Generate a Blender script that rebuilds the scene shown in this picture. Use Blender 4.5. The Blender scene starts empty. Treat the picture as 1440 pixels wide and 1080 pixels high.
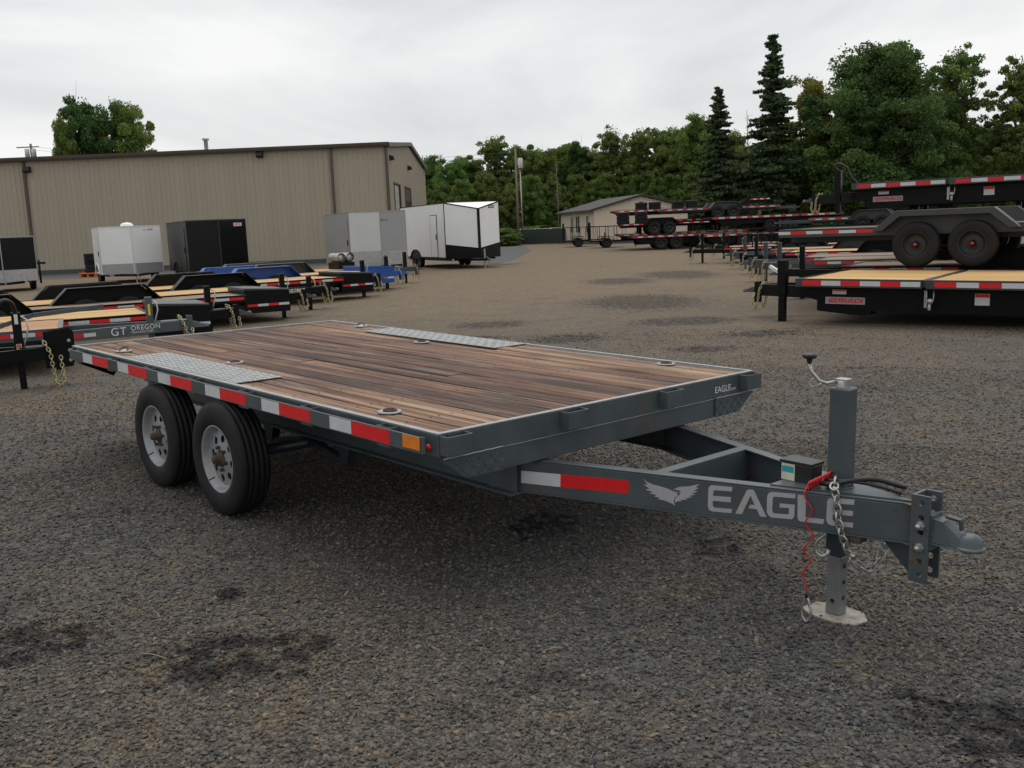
import bpy, bmesh, math, random
import numpy as np
from mathutils import Vector, Matrix, Euler
random.seed(7)
rng = np.random.default_rng(7)
R = math.radians
scn = bpy.context.scene
col = scn.collection

# ---------------------------------------------------------------- camera (recovered from the deck's vanishing points)
F = 1384.0                                        # focal length in pixels of the 1440 px wide photograph
CAM = np.array([3.5135, -2.6387, 1.7572])
RW = np.array([[0.66856147, 0.09032329, -0.73815125],
               [0.74250169, -0.13638062, 0.65581367],
               [-0.04143427, -0.98653030, -0.15824402]])      # camera (right, down, forward) -> world
cd = bpy.data.cameras.new('camera'); cam = bpy.data.objects.new('camera', cd); col.objects.link(cam)
cd.sensor_width = 36.0; cd.lens = F / 1440 * 36.0; cd.clip_start = 0.05; cd.clip_end = 6000
m = Matrix.Identity(4)
for i in range(3):
    m[i][0] = RW[i][0]; m[i][1] = -RW[i][1]; m[i][2] = -RW[i][2]; m[i][3] = CAM[i]
cam.matrix_world = m
scn.camera = cam
cd.dof.use_dof = False

# ---------------------------------------------------------------- overcast sky and weak sun
world = bpy.data.worlds.new('World'); scn.world = world; world.use_nodes = True
wn = world.node_tree.nodes; wl = world.node_tree.links; wn.clear()
SUN_EL, SUN_AZ = R(68), R(312)
wo = wn.new('ShaderNodeOutputWorld'); bg1 = wn.new('ShaderNodeBackground'); bg2 = wn.new('ShaderNodeBackground')
mixw = wn.new('ShaderNodeMixShader')
sky = wn.new('ShaderNodeTexSky'); sky.sky_type = 'NISHITA'; sky.sun_disc = False
sky.sun_elevation = SUN_EL; sky.sun_rotation = SUN_AZ; sky.air_density = 1.0; sky.dust_density = 3.0; sky.ozone_density = 1.0
bg1.inputs['Strength'].default_value = 0.09
wl.new(sky.outputs['Color'], bg1.inputs['Color'])
# cloud sheet: soft grey-white layers, in sky directions
tc = wn.new('ShaderNodeTexCoord'); mp = wn.new('ShaderNodeMapping'); mp.inputs['Scale'].default_value = (1.0, 1.0, 3.2)
n1 = wn.new('ShaderNodeTexNoise'); n1.inputs['Scale'].default_value = 2.1; n1.inputs['Detail'].default_value = 6; n1.inputs['Roughness'].default_value = 0.52
n1.inputs['Distortion'].default_value = 0.5
cr = wn.new('ShaderNodeValToRGB')
cr.color_ramp.elements[0].position = 0.34; cr.color_ramp.elements[0].color = (0.67, 0.70, 0.712, 1)
cr.color_ramp.elements[1].position = 0.62; cr.color_ramp.elements[1].color = (0.98, 0.982, 0.975, 1)
wl.new(tc.outputs['Generated'], mp.inputs['Vector']); wl.new(mp.outputs['Vector'], n1.inputs['Vector'])
wl.new(n1.outputs['Fac'], cr.inputs['Fac']); wl.new(cr.outputs['Color'], bg2.inputs['Color'])
bg2.inputs['Strength'].default_value = 1.0
mixw.inputs['Fac'].default_value = 0.93
wl.new(bg1.outputs['Background'], mixw.inputs[1]); wl.new(bg2.outputs['Background'], mixw.inputs[2])
wl.new(mixw.outputs['Shader'], wo.inputs['Surface'])

sl = bpy.data.lights.new('sun', 'SUN'); sl.energy = 1.5; sl.angle = R(60); sl.color = (1.0, 0.96, 0.9)
so = bpy.data.objects.new('sun', sl); col.objects.link(so)
sdir = Vector((math.sin(SUN_AZ) * math.cos(SUN_EL), math.cos(SUN_AZ) * math.cos(SUN_EL), math.sin(SUN_EL)))
so.rotation_euler = sdir.to_track_quat('Z', 'Y').to_euler(); so.location = (0, 0, 40)

scn.view_settings.view_transform = 'Standard'; scn.view_settings.look = 'None'
scn.view_settings.gamma = 1.0; scn.view_settings.exposure = 0.0; scn.view_settings.use_curve_mapping = False
scn.render.engine = 'CYCLES'
scn.cycles.max_bounces = 6; scn.cycles.diffuse_bounces = 3; scn.cycles.glossy_bounces = 3; scn.cycles.transparent_max_bounces = 8
scn.cycles.use_denoising = True

# ---------------------------------------------------------------- photo pixel -> place helpers
def ray(px, py):
    return RW @ np.array([px - 720.0, py - 540.0, F])
def at_z(px, py, z=0.0):
    d = ray(px, py); t = (z - CAM[2]) / d[2]; return CAM + t * d
def at_depth(px, depth):                          # the ground point seen in column px at this depth along the view
    q = np.array([(px - 720) / F * depth, 0.0, depth])
    q[1] = -(CAM[2] + RW[2, 0] * q[0] + RW[2, 2] * q[2]) / RW[2, 1]
    p = RW @ q + CAM; return np.array([p[0], p[1], 0.0])
def height_at(px, py, depth):                     # height above the ground of pixel row py at that depth
    return CAM[2] + (318 - 0.042 * (px - 720) - py) / F * depth
VIEW = np.array([-0.7431, 0.6691]); RIGHT = np.array([0.6691, 0.7431])

# ---------------------------------------------------------------- materials
def mat(name, color, rough=0.6, metal=0.0, var=0.12, vscale=6.0, bump=0.0, bscale=60.0, stretch=(1, 1, 1), dirt=None, dirt_amt=0.0, spec=0.5, objrand=0.0, rvar=0.0, coat=0.0):
    M = bpy.data.materials.new(name); M.use_nodes = True
    n = M.node_tree.nodes; l = M.node_tree.links
    b = n['Principled BSDF']
    b.inputs['Roughness'].default_value = rough; b.inputs['Metallic'].default_value = metal
    b.inputs['Specular IOR Level'].default_value = spec
    if coat: b.inputs['Coat Weight'].default_value = coat; b.inputs['Coat Roughness'].default_value = 0.12
    tc = n.new('ShaderNodeTexCoord'); mp = n.new('ShaderNodeMapping'); mp.inputs['Scale'].default_value = stretch
    l.new(tc.outputs['Object'], mp.inputs['Vector'])
    t = n.new('ShaderNodeTexNoise'); t.inputs['Scale'].default_value = vscale; t.inputs['Detail'].default_value = 5; t.inputs['Roughness'].default_value = 0.6
    l.new(mp.outputs['Vector'], t.inputs['Vector'])
    ra = n.new('ShaderNodeValToRGB')
    c = np.array(color)
    ra.color_ramp.elements[0].position = 0.3; ra.color_ramp.elements[0].color = (*np.clip(c * (1 - var), 0, 1), 1)
    ra.color_ramp.elements[1].position = 0.7; ra.color_ramp.elements[1].color = (*np.clip(c * (1 + var), 0, 1), 1)
    l.new(t.outputs['Fac'], ra.inputs['Fac'])
    out = ra.outputs['Color']
    if objrand:
        oi = n.new('ShaderNodeObjectInfo'); hs = n.new('ShaderNodeHueSaturation')
        mr = n.new('ShaderNodeMapRange'); mr.inputs['To Min'].default_value = 1 - objrand; mr.inputs['To Max'].default_value = 1 + objrand
        l.new(oi.outputs['Random'], mr.inputs['Value']); l.new(mr.outputs['Result'], hs.inputs['Value']); l.new(out, hs.inputs['Color']); out = hs.outputs['Color']
    if dirt is not None:
        t2 = n.new('ShaderNodeTexNoise'); t2.inputs['Scale'].default_value = 3.1; t2.inputs['Detail'].default_value = 8; t2.inputs['Roughness'].default_value = 0.7
        l.new(tc.outputs['Object'], t2.inputs['Vector'])
        r2 = n.new('ShaderNodeValToRGB'); r2.color_ramp.elements[0].position = 0.52; r2.color_ramp.elements[1].position = 0.72
        r2.color_ramp.elements[0].color = (0, 0, 0, 1); r2.color_ramp.elements[1].color = (dirt_amt,) * 3 + (1,)
        l.new(t2.outputs['Fac'], r2.inputs['Fac'])
        mx = n.new('ShaderNodeMixRGB'); mx.inputs[2].default_value = (*dirt, 1)
        l.new(r2.outputs['Color'], mx.inputs[0]); l.new(out, mx.inputs[1]); out = mx.outputs[0]
    l.new(out, b.inputs['Base Color'])
    if rvar:
        mr2 = n.new('ShaderNodeMapRange'); mr2.inputs['To Min'].default_value = max(0.02, rough - rvar); mr2.inputs['To Max'].default_value = min(1, rough + rvar)
        l.new(t.outputs['Fac'], mr2.inputs['Value']); l.new(mr2.outputs['Result'], b.inputs['Roughness'])
    if bump:
        t3 = n.new('ShaderNodeTexNoise'); t3.inputs['Scale'].default_value = bscale; t3.inputs['Detail'].default_value = 3
        l.new(mp.outputs['Vector'], t3.inputs['Vector'])
        bp = n.new('ShaderNodeBump'); bp.inputs['Strength'].default_value = bump; bp.inputs['Distance'].default_value = 0.01
        l.new(t3.outputs['Fac'], bp.inputs['Height']); l.new(bp.outputs['Normal'], b.inputs['Normal'])
    return M

def wood_mat(name, cols, grain=(0.55, 70, 70), rough=0.6, spec=0.4, stain=None):
    M = bpy.data.materials.new(name); M.use_nodes = True
    n = M.node_tree.nodes; l = M.node_tree.links; b = n['Principled BSDF']; b.inputs['Roughness'].default_value = rough
    b.inputs['Specular IOR Level'].default_value = spec
    tc = n.new('ShaderNodeTexCoord'); oi = n.new('ShaderNodeObjectInfo')
    ml = n.new('ShaderNodeMath'); ml.operation = 'MULTIPLY'; ml.inputs[1].default_value = 37.0
    l.new(oi.outputs['Random'], ml.inputs[0])
    cx = n.new('ShaderNodeCombineXYZ'); l.new(ml.outputs[0], cx.inputs['X']); l.new(ml.outputs[0], cx.inputs['Z'])
    mp = n.new('ShaderNodeMapping'); mp.inputs['Scale'].default_value = grain
    ad = n.new('ShaderNodeVectorMath'); ad.operation = 'ADD'
    l.new(tc.outputs['Object'], mp.inputs['Vector']); l.new(mp.outputs['Vector'], ad.inputs[0]); l.new(cx.outputs[0], ad.inputs[1])
    t = n.new('ShaderNodeTexNoise'); t.inputs['Scale'].default_value = 1.0; t.inputs['Detail'].default_value = 6; t.inputs['Roughness'].default_value = 0.62; t.inputs['Distortion'].default_value = 0.4
    l.new(ad.outputs[0], t.inputs['Vector'])
    # blend the grain with large worn patches
    mp2 = n.new('ShaderNodeMapping'); mp2.inputs['Scale'].default_value = (0.75, 16, 16)
    ad2 = n.new('ShaderNodeVectorMath'); ad2.operation = 'ADD'
    l.new(tc.outputs['Object'], mp2.inputs['Vector']); l.new(mp2.outputs['Vector'], ad2.inputs[0]); l.new(cx.outputs[0], ad2.inputs[1])
    t2 = n.new('ShaderNodeTexNoise'); t2.inputs['Scale'].default_value = 1.0; t2.inputs['Detail'].default_value = 4
    l.new(ad2.outputs[0], t2.inputs['Vector'])
    mx = n.new('ShaderNodeMath'); mx.operation = 'ADD'
    m1 = n.new('ShaderNodeMath'); m1.operation = 'MULTIPLY'; m1.inputs[1].default_value = 0.62; l.new(t.outputs['Fac'], m1.inputs[0])
    m2 = n.new('ShaderNodeMath'); m2.operation = 'MULTIPLY'; m2.inputs[1].default_value = 0.62; l.new(t2.outputs['Fac'], m2.inputs[0])
    l.new(m1.outputs[0], mx.inputs[0]); l.new(m2.outputs[0], mx.inputs[1])
    of = n.new('ShaderNodeMapRange'); of.inputs['To Min'].default_value = -0.12; of.inputs['To Max'].default_value = 0.06; l.new(oi.outputs['Random'], of.inputs['Value'])
    ax = n.new('ShaderNodeMath'); ax.operation = 'ADD'; l.new(mx.outputs[0], ax.inputs[0]); l.new(of.outputs['Result'], ax.inputs[1])
    ra = n.new('ShaderNodeValToRGB'); e = ra.color_ramp.elements
    ps = np.linspace(0.40, 0.78, len(cols))
    e[0].position = ps[0]; e[0].color = (*cols[0], 1); e[1].position = ps[-1]; e[1].color = (*cols[-1], 1)
    for p, c in list(zip(ps, cols))[1:-1]:
        k = e.new(p); k.color = (*c, 1)
    l.new(ax.outputs[0], ra.inputs['Fac']); out = ra.outputs['Color']
    if stain is not None:
        g = n.new('ShaderNodeNewGeometry'); t4 = n.new('ShaderNodeTexNoise'); t4.inputs['Scale'].default_value = 1.35; t4.inputs['Detail'].default_value = 7; t4.inputs['Roughness'].default_value = 0.65
        mp4 = n.new('ShaderNodeMapping'); mp4.inputs['Scale'].default_value = (0.8, 1.5, 1); l.new(g.outputs['Position'], mp4.inputs['Vector']); l.new(mp4.outputs['Vector'], t4.inputs['Vector'])
        r4 = n.new('ShaderNodeValToRGB'); r4.color_ramp.elements[0].position = 0.47; r4.color_ramp.elements[1].position = 0.66
        r4.color_ramp.elements[0].color = (0, 0, 0, 1); r4.color_ramp.elements[1].color = (0.75,) * 3 + (1,)
        l.new(t4.outputs['Fac'], r4.inputs['Fac'])
        mm = n.new('ShaderNodeMixRGB'); mm.inputs[2].default_value = (*stain, 1); l.new(r4.outputs['Color'], mm.inputs[0]); l.new(out, mm.inputs[1]); out = mm.outputs[0]
    if stain is not None:   # pale scuffed streaks along the boards
        t5 = n.new('ShaderNodeTexNoise'); t5.inputs['Scale'].default_value = 1.0; t5.inputs['Detail'].default_value = 6; t5.inputs['Roughness'].default_value = 0.7
        mp5 = n.new('ShaderNodeMapping'); mp5.inputs['Scale'].default_value = (0.9, 11, 1); mp5.inputs['Location'].default_value = (3.1, 7.7, 0); l.new(g.outputs['Position'], mp5.inputs['Vector']); l.new(mp5.outputs['Vector'], t5.inputs['Vector'])
        r5 = n.new('ShaderNodeValToRGB'); r5.color_ramp.elements[0].position = 0.55; r5.color_ramp.elements[1].position = 0.74
        r5.color_ramp.elements[0].color = (0, 0, 0, 1); r5.color_ramp.elements[1].color = (0.7,) * 3 + (1,)
        l.new(t5.outputs['Fac'], r5.inputs['Fac'])
        m5 = n.new('ShaderNodeMixRGB'); m5.inputs[2].default_value = (0.30, 0.255, 0.225, 1); l.new(r5.outputs['Color'], m5.inputs[0]); l.new(out, m5.inputs[1]); out = m5.outputs[0]
    l.new(out, b.inputs['Base Color'])
    bp = n.new('ShaderNodeBump'); bp.inputs['Strength'].default_value = 0.35; bp.inputs['Distance'].default_value = 0.004
    l.new(t.outputs['Fac'], bp.inputs['Height']); l.new(bp.outputs['Normal'], b.inputs['Normal'])
    return M

def rust_specks(Mt, amount=0.8, scale=26.0):
    n = Mt.node_tree.nodes; l = Mt.node_tree.links; b = n['Principled BSDF']; src = b.inputs['Base Color'].links[0].from_socket
    tc = n.new('ShaderNodeTexCoord'); t = n.new('ShaderNodeTexNoise'); t.inputs['Scale'].default_value = scale; t.inputs['Detail'].default_value = 4
    t2 = n.new('ShaderNodeTexNoise'); t2.inputs['Scale'].default_value = 2.3; t2.inputs['Detail'].default_value = 3
    l.new(tc.outputs['Object'], t.inputs['Vector']); l.new(tc.outputs['Object'], t2.inputs['Vector'])
    ml = n.new('ShaderNodeMath'); ml.operation = 'MULTIPLY'; l.new(t.outputs['Fac'], ml.inputs[0]); l.new(t2.outputs['Fac'], ml.inputs[1])
    r = n.new('ShaderNodeMapRange'); r.inputs['From Min'].default_value = 0.355; r.inputs['From Max'].default_value = 0.40; r.inputs['To Max'].default_value = amount; l.new(ml.outputs[0], r.inputs['Value'])
    mx = n.new('ShaderNodeMixRGB'); mx.inputs[2].default_value = (0.105, 0.060, 0.036, 1); l.new(r.outputs['Result'], mx.inputs[0]); l.new(src, mx.inputs[1]); l.new(mx.outputs[0], b.inputs['Base Color'])
M = {}
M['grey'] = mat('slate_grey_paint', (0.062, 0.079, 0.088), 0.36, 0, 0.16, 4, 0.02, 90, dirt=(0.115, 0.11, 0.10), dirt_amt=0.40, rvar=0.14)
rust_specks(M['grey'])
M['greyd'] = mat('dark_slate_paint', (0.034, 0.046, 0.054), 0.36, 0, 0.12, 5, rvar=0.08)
M['black'] = mat('black_paint', (0.0035, 0.004, 0.0042), 0.38, 0, 0.2, 5, dirt=(0.02, 0.019, 0.017), dirt_amt=0.2, rvar=0.06, spec=0.16)
M['fender'] = mat('charcoal_fender_paint', (0.016, 0.017, 0.018), 0.42, 0, 0.15, 6, dirt=(0.08, 0.075, 0.07), dirt_amt=0.3)
M['charcoal'] = mat('charcoal_frame_paint', (0.036, 0.040, 0.043), 0.42, 0, 0.12, 6, dirt=(0.09, 0.085, 0.08), dirt_amt=0.25)
M['blue'] = mat('blue_paint', (0.012, 0.075, 0.33), 0.30, 0, 0.12, 6, dirt=(0.08, 0.09, 0.12), dirt_amt=0.2)
M['galv'] = mat('galvanised_strip', (0.32, 0.33, 0.335), 0.42, 0.40, 0.14, 12, dirt=(0.22, 0.20, 0.18), dirt_amt=0.5)
M['zinc'] = mat('zinc_steel', (0.42, 0.42, 0.40), 0.38, 0.75, 0.15, 30)
M['brass'] = mat('yellow_zinc_chain', (0.50, 0.44, 0.26), 0.42, 0.6, 0.25, 40)
M['jackleg'] = mat('bare_jack_steel', (0.22, 0.235, 0.235), 0.45, 0.45, 0.2, 9, dirt=(0.12, 0.10, 0.08), dirt_amt=0.4)
M['rustplate'] = mat('worn_white_foot_plate', (0.34, 0.31, 0.265), 0.8, 0, 0.35, 22, 0.3, 60, dirt=(0.085, 0.035, 0.020), dirt_amt=1.0)
M['rust'] = mat('rusty_hub', (0.070, 0.047, 0.034), 0.8, 0.1, 0.4, 25, 0.2, 80)
M['rubber'] = mat('tyre_rubber', (0.010, 0.010, 0.0105), 0.66, 0, 0.2, 14, 0.05, 120, dirt=(0.028, 0.025, 0.022), dirt_amt=0.3, spec=0.28)
M['rim'] = mat('silver_rim', (0.29, 0.30, 0.315), 0.42, 0.3, 0.1, 10, dirt=(0.16, 0.14, 0.13), dirt_amt=0.4)
M['rimblk'] = mat('black_rim', (0.012, 0.012, 0.013), 0.45, 0, 0.2, 14)
M['red'] = mat('red_reflective_tape', (0.66, 0.004, 0.008), 0.45, 0, 0.10, 20)
M['white'] = mat('white_reflective_tape', (0.56, 0.57, 0.58), 0.42, 0, 0.06, 25, dirt=(0.36, 0.35, 0.33), dirt_amt=0.5)
M['amber'] = mat('amber_reflector', (0.75, 0.20, 0.015), 0.35, 0, 0.1, 25)
M['redlamp'] = mat('red_lamp_lens', (0.45, 0.02, 0.01), 0.2, 0, 0.05, 20)
M['decal'] = mat('silver_decal', (0.36, 0.36, 0.37), 0.5, 0, 0.05, 20)
M['decalw'] = mat('white_decal', (0.66, 0.66, 0.65), 0.5, 0, 0.05, 20)
M['yellow'] = mat('yellow_decal', (0.72, 0.50, 0.03), 0.5, 0, 0.05, 20)
M['orange'] = mat('orange_plastic', (0.62, 0.12, 0.02), 0.5, 0, 0.1, 20)
M['cyan'] = mat('cyan_label', (0.03, 0.32, 0.42), 0.4, 0, 0.1, 20)
M['cream'] = mat('cream_label', (0.62, 0.60, 0.46), 0.4, 0, 0.1, 20)
M['plastic'] = mat('black_plastic', (0.018, 0.018, 0.019), 0.35, 0, 0.2, 20)
M['cable'] = mat('black_cable', (0.012, 0.012, 0.012), 0.45, 0, 0.2, 20)
M['redcable'] = mat('red_cable', (0.48, 0.012, 0.015), 0.35, 0, 0.1, 20)
M['wood'] = wood_mat('weathered_deck_wood', [(0.018, 0.011, 0.009), (0.060, 0.029, 0.020), (0.118, 0.056, 0.037), (0.180, 0.096, 0.058), (0.27, 0.162, 0.092), (0.33, 0.25, 0.18)], rough=0.60, spec=0.16, stain=(0.040, 0.024, 0.019))
M['newwood'] = wood_mat('new_pine_deck', [(0.44, 0.255, 0.085), (0.53, 0.325, 0.12), (0.60, 0.40, 0.18)], grain=(0.7, 22, 22), rough=0.7)
M['redwood'] = wood_mat('fresh_red_deck', [(0.34, 0.17, 0.085), (0.44, 0.235, 0.12), (0.52, 0.30, 0.16)], grain=(0.7, 22, 22), rough=0.7)
M['oldwood'] = wood_mat('grey_tan_deck', [(0.17, 0.115, 0.08), (0.25, 0.18, 0.13), (0.33, 0.25, 0.19)], grain=(0.7, 22, 22), rough=0.75)
M['siding'] = mat('beige_steel_siding', (0.375, 0.325, 0.248), 0.55, 0, 0.05, 0.7, dirt=(0.29, 0.245, 0.185), dirt_amt=0.4, stretch=(2.5, 2.5, 0.10))
M['trim'] = mat('brown_steel_trim', (0.085, 0.066, 0.052), 0.5, 0, 0.1, 3)
M['roofsteel'] = mat('roof_steel', (0.24, 0.22, 0.19), 0.5, 0, 0.08, 2)
M['dooroff'] = mat('rollup_door_steel', (0.40, 0.39, 0.37), 0.5, 0, 0.08, 2)
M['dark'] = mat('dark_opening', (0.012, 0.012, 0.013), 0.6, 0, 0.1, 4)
M['asphalt'] = mat('old_asphalt', (0.058, 0.058, 0.060), 0.85, 0, 0.18, 0.9, 0.3, 40)
M['concrete'] = mat('dark_concrete', (0.070, 0.072, 0.072), 0.8, 0, 0.15, 2.0)
M['wpanel'] = mat('white_trailer_skin', (0.80, 0.81, 0.81), 0.30, 0, 0.03, 1.5, rvar=0.05)
M['bpanel'] = mat('black_trailer_skin', (0.004, 0.0045, 0.005), 0.22, 0, 0.1, 1.5, spec=0.22)
M['spanel'] = mat('silver_trailer_skin', (0.56, 0.57, 0.58), 0.34, 0.25, 0.05, 1.2, rvar=0.06)
M['pewter'] = mat('grey_guard_shaded_skin', (0.33, 0.335, 0.345), 0.34, 0.25, 0.06, 1.2, rvar=0.06)  # stone guard grey, also silver trailer panels with shade painted in
M['atp'] = mat('tread_plate_aluminium', (0.40, 0.40, 0.40), 0.35, 0.7, 0.2, 9, 0.3, 60)
M['vinyl'] = mat('beige_house_siding', (0.62, 0.53, 0.42), 0.65, 0, 0.05, 1.5)
M['shingle'] = mat('dark_shingle', (0.050, 0.046, 0.046), 0.85, 0, 0.25, 8, 0.3, 30)
M['glass'] = mat('window_glass', (0.04, 0.05, 0.055), 0.08, 0, 0.1, 3)
M['polewood'] = mat('pole_wood', (0.20, 0.155, 0.115), 0.85, 0, 0.2, 5, stretch=(8, 8, 0.5))
M['bark'] = mat('bark', (0.085, 0.068, 0.052), 0.9, 0, 0.3, 6, 0.4, 12, stretch=(4, 4, 0.7))
M['palebark'] = mat('pale_dead_bark', (0.21, 0.175, 0.14), 0.9, 0, 0.25, 6, stretch=(4, 4, 0.7))
M['tankw'] = mat('grey_white_cabinet', (0.55, 0.55, 0.53), 0.5, 0, 0.06, 3)
M['straw'] = mat('dry_straw', (0.42, 0.33, 0.13), 0.8, 0, 0.2, 9)

# ---------------------------------------------------------------- mesh helpers
class MB:
    def __init__(s): s.v = []; s.f = []; s.sm = []
    def add(s, vs, fs, smooth=False):
        o = len(s.v); s.v += [tuple(map(float, p)) for p in vs]
        for f in fs: s.f.append(tuple(i + o for i in f)); s.sm.append(smooth)
        return s
    def box(s, x0, x1, y0, y1, z0, z1):
        return s.add([(x0, y0, z0), (x1, y0, z0), (x1, y1, z0), (x0, y1, z0), (x0, y0, z1), (x1, y0, z1), (x1, y1, z1), (x0, y1, z1)],
                     [(0, 3, 2, 1), (4, 5, 6, 7), (0, 1, 5, 4), (1, 2, 6, 5), (2, 3, 7, 6), (3, 0, 4, 7)])
    def beam(s, p0, p1, w, h, up=(0, 0, 1)):       # w sideways, h along up, p on the axis centre
        p0 = Vector(p0); p1 = Vector(p1); d = (p1 - p0).normalized(); up = Vector(up)
        sd = d.cross(up).normalized(); u = sd.cross(d).normalized()
        c = []
        for p in (p0, p1):
            for a, b in ((-1, -1), (1, -1), (1, 1), (-1, 1)): c.append(p + sd * (a * w / 2) + u * (b * h / 2))
        return s.add(c, [(0, 1, 2, 3), (7, 6, 5, 4), (0, 4, 5, 1), (1, 5, 6, 2), (2, 6, 7, 3), (3, 7, 4, 0)])
    def prism(s, pts, axis, a, b):                 # 2-D outline extruded along an axis
        def P(u, v, t): return {0: (t, u, v), 1: (u, t, v), 2: (u, v, t)}[axis]
        n = len(pts); vs = [P(u, v, a) for u, v in pts] + [P(u, v, b) for u, v in pts]
        fs = [tuple(range(n))[::-1], tuple(range(n, 2 * n))] + [(i, (i + 1) % n, n + (i + 1) % n, n + i) for i in range(n)]
        return s.add(vs, fs)
    def tube(s, pts, r, n=8, closed=False, r1=None, caps=True):
        pts = [Vector(p) for p in pts]; k = len(pts); vs = []
        prev = None
        for i, p in enumerate(pts):
            if closed: d = pts[(i + 1) % k] - pts[i - 1]
            else: d = pts[min(i + 1, k - 1)] - pts[max(i - 1, 0)]
            d.normalize()
            if prev is None:
                a = Vector((0, 0, 1)) if abs(d.z) < 0.9 else Vector((1, 0, 0)); x = d.cross(a).normalized()
            else:
                x = (prev - d * prev.dot(d)).normalized()
            prev = x; y = d.cross(x)
            rr = r if r1 is None else r + (r1 - r) * i / max(1, k - 1)
            for j in range(n):
                t = 2 * math.pi * j / n; vs.append(p + x * (math.cos(t) * rr) + y * (math.sin(t) * rr))
        fs = []
        for i in range(k if closed else k - 1):
            i2 = (i + 1) % k
            for j in range(n): fs.append((i * n + j, i * n + (j + 1) % n, i2 * n + (j + 1) % n, i2 * n + j))
        if not closed and caps: fs += [tuple(range(n))[::-1], tuple((k - 1) * n + j for j in range(n))]
        return s.add(vs, fs, True)
    def lathe(s, prof, c=(0, 0, 0), axis=1, n=32, smooth=True, closed=False):   # prof (radius, height along axis)
        vs = []; k = len(prof)
        for r, h in prof:
            for j in range(n):
                t = 2 * math.pi * j / n; a, b = r * math.cos(t), r * math.sin(t)
                p = {0: (h, a, b), 1: (a, h, b), 2: (a, b, h)}[axis]
                vs.append((p[0] + c[0], p[1] + c[1], p[2] + c[2]))
        fs = []
        for i in range(k if closed else k - 1):
            i2 = (i + 1) % k
            for j in range(n): fs.append((i * n + j, i * n + (j + 1) % n, i2 * n + (j + 1) % n, i2 * n + j))
        return s.add(vs, fs, smooth)
    def link(s, c, d, up, L=0.05, W=0.03, r=0.005, n=5, k=10):     # one chain link
        d = Vector(d).normalized(); up = Vector(up); up = (up - d * up.dot(d)).normalized(); pts = []
        for i in range(k):
            t = 2 * math.pi * i / k; pts.append(Vector(c) + d * (math.cos(t) * L / 2) + up * (math.sin(t) * W / 2))
        return s.tube(pts, r, n, closed=True)
    def chain(s, path, step=0.034, **kw):
        P = [Vector(p) for p in path]; acc = 0.0; i = 0; flip = 0; pos = P[0].copy()
        for a, b in zip(P[:-1], P[1:]):
            L = (b - a).length; d = (b - a).normalized(); t = acc
            while t < L:
                u = Vector((0, 0, 1)) if abs(d.z) < 0.8 else Vector((1, 0, 0))
                sd = d.cross(u).normalized(); s.link(a + d * t, d, (sd if flip else d.cross(sd)), **kw); flip ^= 1; t += step
            acc = t - L
        return s
    def mesh(s, name):
        me = bpy.data.meshes.new(name); me.from_pydata(s.v, [], s.f)
        me.polygons.foreach_set('use_smooth', s.sm)
        bm = bmesh.new(); bm.from_mesh(me); bmesh.ops.recalc_face_normals(bm, faces=bm.faces); bm.to_mesh(me); bm.free()
        me.update(); return me
    def build(s, name, material, parent=None, bevel=0.0, loc=None, rot=None):
        return put(name, s.mesh(name), material, parent, bevel, loc, rot)
def put(name, me, material, parent=None, bevel=0.0, loc=None, rot=None):
    o = bpy.data.objects.new(name, me); col.objects.link(o)
    if len(me.materials) == 0 and material is not None: me.materials.append(M[material] if isinstance(material, str) else material)
    if parent: o.parent = parent
    if loc is not None: o.location = loc
    if rot is not None: o.rotation_euler = rot
    if bevel:
        b = o.modifiers.new('b', 'BEVEL'); b.width = bevel; b.segments = 2; b.limit_method = 'ANGLE'; b.angle_limit = R(40)
    return o
def tag(o, label=None, cat=None, group=None, kind=None):
    if label: o['label'] = label
    if cat: o['category'] = cat
    if group: o['group'] = group
    if kind: o['kind'] = kind
    return o
def thing(name, label, cat, loc=(0, 0, 0), yaw=0.0, group=None, pitch=0.0):
    o = bpy.data.objects.new(name, None); col.objects.link(o); o.empty_display_size = 0.2
    o.location = loc; o.rotation_euler = (0, -pitch, yaw)
    return tag(o, label, cat, group)
def text_mesh(txt, size, extrude=0.0005, space=1.0):
    cu = bpy.data.curves.new('t', 'FONT'); cu.body = txt; cu.size = size; cu.extrude = extrude; cu.space_character = space
    ob = bpy.data.objects.new('t', cu); col.objects.link(ob); dg = bpy.context.evaluated_depsgraph_get()
    me = bpy.data.meshes.new_from_object(ob.evaluated_get(dg)); bpy.data.objects.remove(ob); bpy.data.curves.remove(cu)
    return me
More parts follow.
